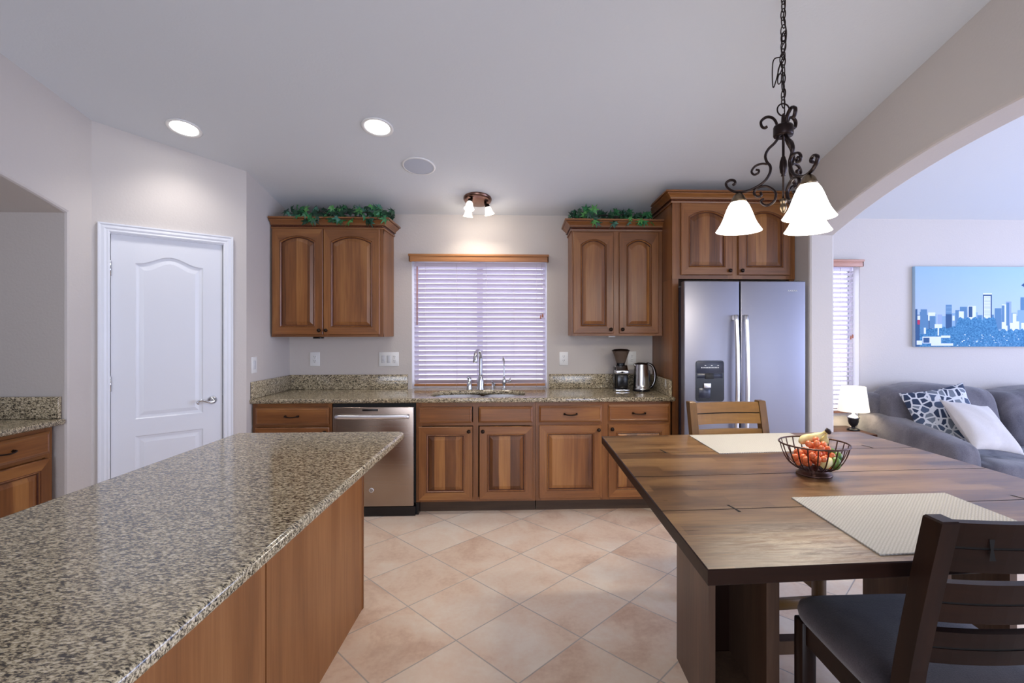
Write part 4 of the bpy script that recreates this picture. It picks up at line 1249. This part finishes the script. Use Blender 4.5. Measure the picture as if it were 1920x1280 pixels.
tslab('stretcher', .938, 1.34, 1.80, 1.845, .22, .27)

# ------------------------------------------------------------------ placemats
def mat_(label, pts):
    c = sum((Vector(p) for p in pts), Vector((0, 0))) / 4
    mm = MB(); mm.prism([(p[0] - c.x, p[1] - c.y) for p in pts], .0, .0035)
    tag(mm.build('placemat', 'woven_mat', None, (c.x, c.y, TZ + .0005)), label, 'placemat', 'woven placemats on the dining table')
mat_('cream woven placemat at the far side of the table by the refrigerator', [(.856, 2.098), (1.399, 2.134), (1.391, 2.505), (.851, 2.470)])
mat_('cream woven placemat at the near side of the table behind the dark chair', [(.852, 1.133), (1.385, 1.166), (1.388, 1.556), (.859, 1.532)])

# ------------------------------------------------------------------ fruit bowl
BX, BY = 1.09, 1.79
bz = TZ + .0005
fb = thing('fruit_bowl', 'dark wire fruit bowl on the dining table', 'fruit bowl', (BX, BY, bz))
m = MB(); m.lathe([(.060, 0), (.062, .003), (.060, .006), (.053, .010), (.045, .020), (.045, .024), (.041, .024), (.041, .018), (.049, .006), (.049, 0)], 36); m.build('foot_ring', 'bowl_bronze', fb)
m = MB()
rim = [(.119 * cos(2 * pi * k / 48), .119 * sin(2 * pi * k / 48), .116) for k in range(48)]
m.tube(rim, .0032, 8, closed=True); m.build('rim', 'bowl_bronze', fb)
m = MB()
for k in range(22):
    a = 2 * pi * k / 22
    pr = [(.042, .022), (.064, .026), (.088, .045), (.106, .077), (.117, .115)]
    m.tube(spline([(r * cos(a), r * sin(a), z) for r, z in pr], 4), .0027, 6, flat=.6)
m.tube([(.042 * cos(2 * pi * k / 30), .042 * sin(2 * pi * k / 30), .022) for k in range(30)], .003, 6, closed=True)
m.lathe([(.042, .022), (.001, .021)], 24)
m.build('wires', 'bowl_bronze', fb)
# tomatoes: heaped inside the bowl
rf = random.Random(5)
spots = []
def bowl_r(z): 
    pr = [(.022, .043), (.027, .064), (.045, .086), (.077, .103), (.116, .113), (.2, .113)]
    for (za, ra), (zb, rb) in zip(pr, pr[1:]):
        if za <= z <= zb: return ra + (rb - ra) * (z - za) / (zb - za)
    return .04
rt = .0115
tries = 0
while len(spots) < 62 and tries < 90000:
    tries += 1
    x, y = rf.uniform(-.11, .075), rf.uniform(-.10, .07)
    hmax = .055 + .075 * math.exp(-((x - .005) ** 2 + (y + .0) ** 2) / .0035)
    z = rf.uniform(.036, max(.04, hmax))
    if sqrt(x * x + y * y) > bowl_r(z) - rt - .006: continue
    if x > .035 and y < -.02 and z < .075: continue
    if abs(x + .0) < .04 and y < -.05 and z < .07: continue
    if any((x - a) ** 2 + (y - b) ** 2 + (z - c) ** 2 < (1.86 * rt) ** 2 for a, b, c in spots): continue
    spots.append((x, y, z))
proto = None
for i, (x, y, z) in enumerate(spots):
    if proto is None:
        mm = MB(); mm.sphere((0, 0, 0), rt, 14, 10, 0, (1, 1, 1.06))
        proto = mm.build('cherry_tomato', 'tomato_skin'); o = proto
        tag(o, 'small orange-red cherry tomato heaped in the wire fruit bowl', 'tomato', 'cherry tomatoes in the fruit bowl')
    else:
        o = proto.copy(); COL.objects.link(o)
    o.location = (BX + x, BY + y, bz + z); o.rotation_euler = (rf.uniform(-.6, .6), rf.uniform(-.6, .6), 0)
# bananas
bn = thing('banana_bunch', 'two pale yellow bananas with a dark joined stem in the fruit bowl', 'banana', (BX, BY, bz))
for pts, nm in (([(-.028, .045, .108), (.0, .050, .122), (.03, .048, .126), (.052, .04, .140), (.066, .034, .152)], 0), ([(.035, .075, .06), (.055, .062, .085), (.066, .048, .108), (.070, .040, .130), (.071, .035, .150)], 1)):
    mm = MB(); sp_ = spline(pts, 5); n = len(sp_)
    mm.tube(sp_, [(.006 if i == 0 else .017 * min(1, .45 + i * .18) if i < n * .55 else max(.0048, .0175 * (1 - (i - n * .55) / (n * .33)))) for i in range(n)], 10)
    mm.build('banana', 'banana_skin', bn)
mm = MB(); mm.tube([(.066, .034, .150), (.073, .033, .158), (.079, .032, .154)], [.006, .0085, .007], 10); mm.sphere((.078, .032, .150), .0085, 10, 8); mm.build('stem', 'banana_tip', bn)
bl = thing('banana', 'single pale banana with a dark tip low in the front of the fruit bowl', 'banana', (BX, BY, bz))
mm = MB(); sp_ = spline([(-.010, -.060, .042), (.004, -.062, .053), (.018, -.056, .060), (.036, -.035, .056)], 5); mm.tube(sp_, [.006 + .011 * min(1, i / 4) for i in range(len(sp_))], 12); mm.build('body', 'banana_skin', bl)
mm = MB(); mm.sphere((-.012, -.061, .040), .0075, 10, 8); mm.build('tip', 'banana_tip', bl)
for (x, y, z, r, sc_, lab) in ((.046, -.056, .054, .019, (1, 1, 1.25), 'green oval fruit at the front right of the wire bowl'), (.072, -.030, .072, .016, (1, 1, 1.1), 'small olive green fruit at the right edge of the wire bowl'), (.056, -.014, .088, .014, (1.1, 1, .9), 'small dark green fruit on top at the right of the tomatoes')):
    mm = MB(); mm.sphere((0, 0, 0), r, 16, 12, 0, sc_)
    tag(mm.build('green_fruit', 'green_skin', None, (BX + x, BY + y, bz + z)), lab, 'fruit', 'green fruit in the bowl')

# ------------------------------------------------------------------ chairs
def chair(label, x, y, rz, up, lv):
    root = thing('dining_chair', label, 'chair', (x, y, 0), rz, 'counter-height dining chairs')
    hw, pw, pd = .217, .038, .048
    ypath = lambda z: -.205 if z < .60 else -.205 - .10 * ((z - .60) / .46) ** 1.15
    ylow = lambda z: -.205 - .05 * max(0, (.45 - z) / .45) ** 1.3
    for s in (-1, 1):
        m = MB(); ls = []
        for z in (0, .15, .3, .45, .60, .70, .80, .92, 1.050, 1.054):
            yy = ylow(z) if z < .6 else ypath(z)
            xo = s * hw; xi = s * (hw - pw)
            d = pd * (1 if z > .3 else .85)
            e = .003 if z > 1.053 else 0
            a, b = min(xo, xi) + e, max(xo, xi) - e
            ls.append([(a, yy - d / 2 + e, z), (b, yy - d / 2 + e, z), (b, yy + d / 2 - e, z), (a, yy + d / 2 - e, z)])
        m.loft(ls, 0, cap0=True, cap1=True); m.build('rear_leg', up, root)
    for s in (-1, 1):
        m = MB(); a, b = (s * hw, s * (hw - .045)); a, b = min(a, b), max(a, b)
        m.rbox(a, b, .165, .210, 0, .56, .003, 1); m.build('front_leg', up, root)
    m = MB()
    for s in (-1, 1):
        a, b = s * (hw - .012), s * (hw - .034); m.box(min(a, b), max(a, b), -.20, .17, .495, .56)
        q = MB(); q.box(min(a, b), max(a, b), -.22, .17, .255, .285); q.build('side_stretcher', lv, root)
    m.box(-hw + .012, hw - .012, .17, .198, .495, .56); m.box(-hw + .012, hw - .012, -.215, -.20, .495, .56)
    m.build('seat_frame', lv, root)
    m = MB(); m.rbox(-hw + .04, hw - .04, .172, .200, .19, .235, .003, 1); m.build('foot_rail', lv, root)
    m = MB(); m.rbox(-hw + .03, hw - .03, -.235, -.212, .26, .30, .003, 1); m.build('rear_stretcher', lv, root)
    # curved back rails, each of two boards with a fine groove
    for (zt, zb) in ((1.046, .934), (.906, .812), (.788, .710)):
        m = MB(); zm = (zt + zb) / 2
        for (z1, z0) in ((zt, zm + .0028), (zm - .0028, zb)):
            ls = []
            for k in range(13):
                u = -1 + 2 * k / 12
                xx = u * (hw - pw + .006)
                bow = -.022 * (1 - u * u)
                q = []
                for (z, o) in ((z0, -.010), (z0, .010), (z1, .010), (z1, -.010)):
                    q.append((xx, ypath(z) + bow + .006 + o, z))
                ls.append(q)
            m.loft(ls, 0, cap0=True, cap1=True)
        ls = []
        for k in range(13):
            u = -1 + 2 * k / 12
            xx = u * (hw - pw + .006); bow = -.022 * (1 - u * u)
            ls.append([(xx, ypath(zm) + bow + .006 + o, z) for (z, o) in ((zm - .004, -.007), (zm - .004, .007), (zm + .004, .007), (zm + .004, -.007))])
        m.loft(ls, 1)
        if zt > 1: 
            yb = ypath(zm) - .022 + .006
            for s in (-1, 1):
                q = [(-.006 + .09 * 0, yb - .0115 * 1, zm + .022), (.006, yb - .0115, zm + .022), (.003, yb - .0115, zm), (.008, yb - .0115, zm - .022), (-.006, yb - .0115, zm - .022), (-.003, yb - .0115, zm)]
            m.add([(a - .10, b + .002, c) for a, b, c in q], [(0, 1, 2, 5), (5, 2, 3, 4)], 1)
        m.build('back_rail', [lv, 'dark_gap'], root)
    m = MB()
    N = 40; ls = []
    def ring(sx_, sy_, z, dome=0):
        p = []
        for k in range(N):
            a = 2 * pi * k / N
            p.append((sx_ * math.copysign(abs(cos(a)) ** .28, cos(a)), .008 + sy_ * math.copysign(abs(sin(a)) ** .28, sin(a)), z))
        return p
    for (a, b, z) in ((.208, .212, .560), (.220, .222, .568), (.223, .226, .585), (.219, .222, .603), (.205, .208, .614), (.15, .15, .624), (.075, .07, .629)): ls.append(ring(a, b, z))
    m.loft(ls, 0, True, cap0=True, cap1=True)
    m.build('seat', 'seat_cloth', root)
    return root
chair('slat-back dining chair painted darker for shade in the near right corner, seen from behind', 1.054, 1.27, 0, 'chair_shaded_upright', 'chair_shaded_level')
chair('slat-back dining chair, same wood painted chandelier-lit, at the far side of the table before the refrigerator', 1.132, 2.335, pi + R(4), 'chair_lit_upright', 'chair_lit_level')

# ------------------------------------------------------------------ living room
LG = [  # helper for soft rounded blocks
]
def soft(mb, x0, x1, y0, y1, z0, z1, p=.35, N=28, M=14, puff=0.0, mi=0):
    """super-ellipsoid block"""
    cx, cy, cz_ = (x0 + x1) / 2, (y0 + y1) / 2, (z0 + z1) / 2
    a, b, c = (x1 - x0) / 2, (y1 - y0) / 2, (z1 - z0) / 2
    f = lambda v, e: math.copysign(abs(v) ** e, v)
    ls = []
    for i in range(M + 1):
        ph = -pi / 2 + pi * i / M
        ph = max(-pi / 2 + 1e-3, min(pi / 2 - 1e-3, ph))
        ls.append([(cx + a * f(cos(ph), p) * f(cos(2 * pi * k / N), p), cy + b * f(cos(ph), p) * f(sin(2 * pi * k / N), p), cz_ + c * f(sin(ph), p)) for k in range(N)])
    mb.loft(ls, mi, True, cap0=True, cap1=True)
sofa = thing('sofa', 'grey plush sofa against the living room wall below the skyline picture', 'sofa', (4.05, 3.85, 0))
ox, oy = 4.05, 3.85
m = MB(); m.rbox(3.06 - ox, 5.1 - ox, 3.42 - oy, 4.43 - oy, .06, .30, .03, 3); m.rbox(3.09 - ox, 5.1 - ox, 4.18 - oy, 4.44 - oy, .2, .88, .07, 4); m.build('frame', 'sofa_chenille', sofa)
# arm: rounded section swept from the back to the front, falling forwards
m = MB(); ls = []
for k, (y, zt, xw, inset) in enumerate(((4.36, .72, .24, 0), (4.2, .715, .25, 0), (4.05, .705, .25, 0), (3.8, .68, .25, 0), (3.58, .655, .25, 0), (3.44, .63, .25, 0), (3.385, .605, .235, .006), (3.36, .56, .19, .03), (3.355, .48, .12, .06))):
    zb = .05 if k < 6 else .05 + inset
    sec = []
    for j in range(28):
        a = 2 * pi * j / 28
        hx, hz = xw / 2, (zt - zb) / 2
        e = .42
        sec.append((3.175 + hx * math.copysign(abs(cos(a)) ** e, cos(a)) - ox, y - oy, (zt + zb) / 2 + hz * math.copysign(abs(sin(a)) ** e, sin(a))))
    ls.append(sec)
m.loft(ls, 0, True, cap0=True, cap1=True); m.build('arm', 'sofa_chenille', sofa)
def puffy(name, x0, x1, y0, y1, z0, z1, lean, crease_dir, seed, p=.42):
    mm = MB(); soft(mm, x0, x1, y0, y1, z0, z1, p, 48, 28)
    rr = random.Random(seed)
    cr = [(rr.uniform(x0, x1), rr.uniform(-.5, .5), rr.uniform(.012, .03)) for _ in range(9)]
    for i, (x, y, z) in enumerate(mm.v):
        h = (z - z0) / (z1 - z0)
        d = 0
        for (c, sl, wd) in cr:
            q = (x - c - sl * (y - y0) * .4) / wd
            d += -.007 * math.exp(-q * q)
        y2 = y + lean * h
        mm.v[i] = (x - ox, y2 - oy, z + d * (1 if h > .5 else 0) + .012 * sin(x * 9 + seed))
    return mm.build(name, 'sofa_chenille', sofa)
puffy('back_cushion', 3.14, 4.12, 3.93, 4.27, .42, .965, .13, 0, 1)
puffy('back_cushion', 4.125, 5.05, 3.90, 4.27, .42, .935, .13, 0, 4)
puffy('seat_cushion', 3.30, 4.14, 3.34, 4.05, .27, .475, 0, 0, 2, .3)
puffy('seat_cushion', 4.15, 5.06, 3.34, 4.05, .27, .475, 0, 0, 3, .3)

def pillow(name, label, mat, c, size, thick, rot, group=None, ridge=False):
    mm = MB(); N = 18
    rows_t, rows_b = [], []
    for i in range(N + 1):
        u = -1 + 2 * i / N
        rt_, rb_ = [], []
        for j in range(N + 1):
            v = -1 + 2 * j / N
            px = u * (1 - .09 * (1 - v * v)) ; pz = v * (1 - .09 * (1 - u * u))
            t = thick * ((1 - u * u) * (1 - v * v)) ** .42
            t *= 1 + .10 * sin(5 * u + 3 * v)
            rt_.append((px * size / 2, -t / 2 - .002, pz * size / 2)); rb_.append((px * size / 2, t / 2 + .002, pz * size / 2))
        rows_t.append(rt_); rows_b.append(rb_)
    for rows in (rows_t, rows_b):
        vs = [p for r_ in rows for p in r_]
        mm.add(vs, [(a * (N + 1) + b, a * (N + 1) + b + 1, (a + 1) * (N + 1) + b + 1, (a + 1) * (N + 1) + b) for a in range(N) for b in range(N)], 0, True)
    edge = lambda rows: [rows[i][0] for i in range(N + 1)] + [rows[N][j] for j in range(1, N + 1)] + [rows[i][N] for i in range(N - 1, -1, -1)] + [rows[0][j] for j in range(N - 1, 0, -1)]
    mm.loft([edge(rows_t), edge(rows_b)], 0, True)
    o = mm.build(name, mat, None, c, rot)
    return tag(o, label, 'cushion', group)
pillow('cushion', 'blue, grey and white interlaced pattern cushion leaning on the sofa back', 'pattern_cloth', (3.44, 3.86, .735), .50, .12, (R(-24), R(-11), R(-10)))
pillow('cushion', 'plain cream cushion leaning in front of the patterned one on the sofa', 'cream_cloth', (3.53, 3.63, .70), .45, .14, (R(-44), R(8), R(6)))

# end table and lamp
et = thing('side_table', 'small dark side table under the table lamp', 'side table', (2.80, 4.22, 0))
m = MB(); m.rbox(-.21, .20, -.2, .2, .535, .56, .004); m.build('tabletop', 'walnut_level', et)
for sx_ in (-.18, .17):
    for sy_ in (-.17, .17):
        m = MB(); m.box(sx_ - .018, sx_ + .018, sy_ - .018, sy_ + .018, 0, .535); m.build('leg', 'walnut_upright', et)
tl = thing('table_lamp', 'table lamp with glowing cream shade and dark urn base', 'lamp', (2.925, 4.217, .5605))
m = MB(); m.lathe([(.050, 0), (.052, .006), (.046, .012), (.018, .02), (.014, .03), (.034, .05), (.042, .075), (.042, .098), (.050, .108)], 28, caps=True); m.build('base', 'dark_urn', tl)
m = MB(); m.lathe([(.050, .108), (.052, .114), (.030, .128), (.016, .136), (.010, .15), (.010, .20)], 24); m.build('neck', 'chrome', tl)
m = MB(); pr = [(.124, .168), (.096, .385)]; m.lathe(pr + [(r - .002, z) for r, z in pr[::-1]], 40); m.build('lamp_shade', 'lit_lampshade', tl)
lamp('table_lamp_bulb', 'POINT', (0, 0, .28), 2.2, (1, .85, .62), tl, None, .03)

# ------------------------------------------------------------------ skyline picture (flat print on a canvas block)
t = NT('print_sky'); sepz = t.n('ShaderNodeSeparateXYZ', {0: t.obj()})
t.set(Base_Color=t.ramp(t.n('ShaderNodeMapRange', {0: sepz.outputs[2], 1: .25, 2: .75}).outputs[0], [(0, srgb(180, 198, 222)), (1, srgb(158, 192, 216))]), Roughness=.8, Specular_IOR_Level=.2)
for nm, c in (('print_blue_dark', (60, 92, 132)), ('print_blue', (94, 134, 170)), ('print_blue_light', (136, 170, 198)), ('print_white', (222, 230, 244)), ('print_grey', (150, 170, 205)), ('print_red', (180, 60, 90))):
    plain(nm, srgb(*c), .8, 0, .2)
t = NT('print_trees'); n = t.noise(t.obj(), 70, 5, .7)
t.set(Base_Color=t.ramp(n, [(.35, srgb(44, 98, 142)), (.6, srgb(86, 146, 186)), (.72, srgb(140, 180, 206))]), Roughness=.8, Specular_IOR_Level=.2)
pw, ph = 1.32, .753
pic = thing('wall_picture', 'wide unframed canvas print of a blue city skyline above the sofa', 'picture', (3.665, D - .001, 1.289))
m = MB(); m.rbox(0, pw, -.038, 0, 0, ph, .003); m.build('canvas', 'print_sky', pic)
px2 = lambda x: (x - 120) / 1536 * 1.065
pz2 = lambda y: (1198 - y) / (1198 - 68) * ph
m = MB()
lay = [0]
def pq(poly, mi):
    lay[0] += 1
    yy = -.0384 - .00001 * lay[0]
    m.add([(px2(a) if px2(a) < pw else pw, yy, pz2(b)) for a, b in poly], [tuple(range(len(poly)))], mi)
def pr_(x0, x1, y0, y1, mi): pq([(x0, y1), (x1, y1), (x1, y0), (x0, y0)], mi)
MI = dict(dark=0, blue=1, light=2, white=3, grey=4, red=5, trees=6)
rk = random.Random(2)
for k in range(26):
    x = 122 + k * 62; h = rk.uniform(700, 770); pr_(x, x + rk.uniform(40, 70), h, 1000, rk.choice([0, 1, 1, 2, 4]))
for (a, b, c, d_, q) in ((122, 150, 670, 1000, 'dark'), (195, 285, 672, 940, 'blue'), (300, 400, 715, 830, 'white'), (320, 400, 765, 940, 'blue'), (545, 632, 605, 940, 'light'), (545, 632, 740, 940, 'dark'), (548, 628, 612, 740, 'blue'),
                         (680, 740, 682, 900, 'blue'), (745, 845, 636, 820, 'blue'), (730, 800, 700, 800, 'white'), (860, 970, 622, 830, 'white'), (868, 920, 632, 780, 'dark'), (1070, 1195, 440, 900, 'dark'), (1082, 1178, 484, 800, 'white'), (1070, 1195, 440, 462, 'white'),
                         (1235, 1330, 655, 950, 'blue'), (1335, 1412, 600, 1000, 'white'), (1335, 1372, 615, 850, 'blue'), (1395, 1470, 560, 900, 'grey'), (1400, 1440, 575, 900, 'blue'), (1470, 1545, 720, 1000, 'light'), (1490, 1540, 730, 1000, 'white'),
                         (1600, 1700, 500, 860, 'blue'), (1560, 1660, 680, 960, 'light'), (1700, 1760, 620, 900, 'white'), (1790, 1900, 560, 950, 'blue'), (1450, 1515, 860, 1040, 'white'), (1530, 1580, 840, 1000, 'white'), (1610, 1690, 860, 980, 'white'), (1205, 1240, 838, 940, 'white'), (640, 670, 760, 830, 'white')):
    pr_(a, b, c, d_, MI[q])
for r_ in range(14): pr_(1086, 1174, 500 + r_ * 20, 506 + r_ * 20, 4)
for r_ in range(6):
    pr_(552, 624, 625 + r_ * 18, 631 + r_ * 18, 2)
pts = [(122, 1198), (2020, 1198), (2020, 930)]
for k in range(60):
    x = 2000 - k * 31.4
    base = 960 if x > 1250 else (800 if 690 < x < 1250 else 930)
    pts.append((x, base + rk.uniform(-26, 26)))
pq(pts, 6)
for (a, b, c, d_, q) in ((122, 182, 750, 1195, 'dark'), (150, 188, 760, 820, 'white'), (150, 186, 822, 885, 'red'), (190, 240, 940, 1020, 'blue'), (240, 268, 930, 1015, 'white'), (390, 495, 880, 935, 'white'), (432, 452, 935, 1040, 'white'), (220, 480, 1055, 1150, 'white'), (232, 318, 1070, 1142, 'dark'), (140, 215, 1110, 1170, 'white'), (340, 650, 1150, 1182, 'white'), (480, 610, 1040, 1072, 'white')):
    pr_(a, b, c, d_, MI[q])
for k in range(70):
    x, y = rk.uniform(650, 1900), rk.uniform(1010, 1180); pr_(x, x + rk.uniform(8, 26), y, y + rk.uniform(5, 14), rk.choice([3, 2, 2]))
# dark Space Needle top entering from the right side of the print
pq([(1610, 330), (1660, 292), (1760, 280), (1900, 250), (1900, 360), (1760, 350), (1650, 352)], 0)
m.build('print', ['print_blue_dark', 'print_blue', 'print_blue_light', 'print_white', 'print_grey', 'print_red', 'print_trees'], pic, recalc=False)
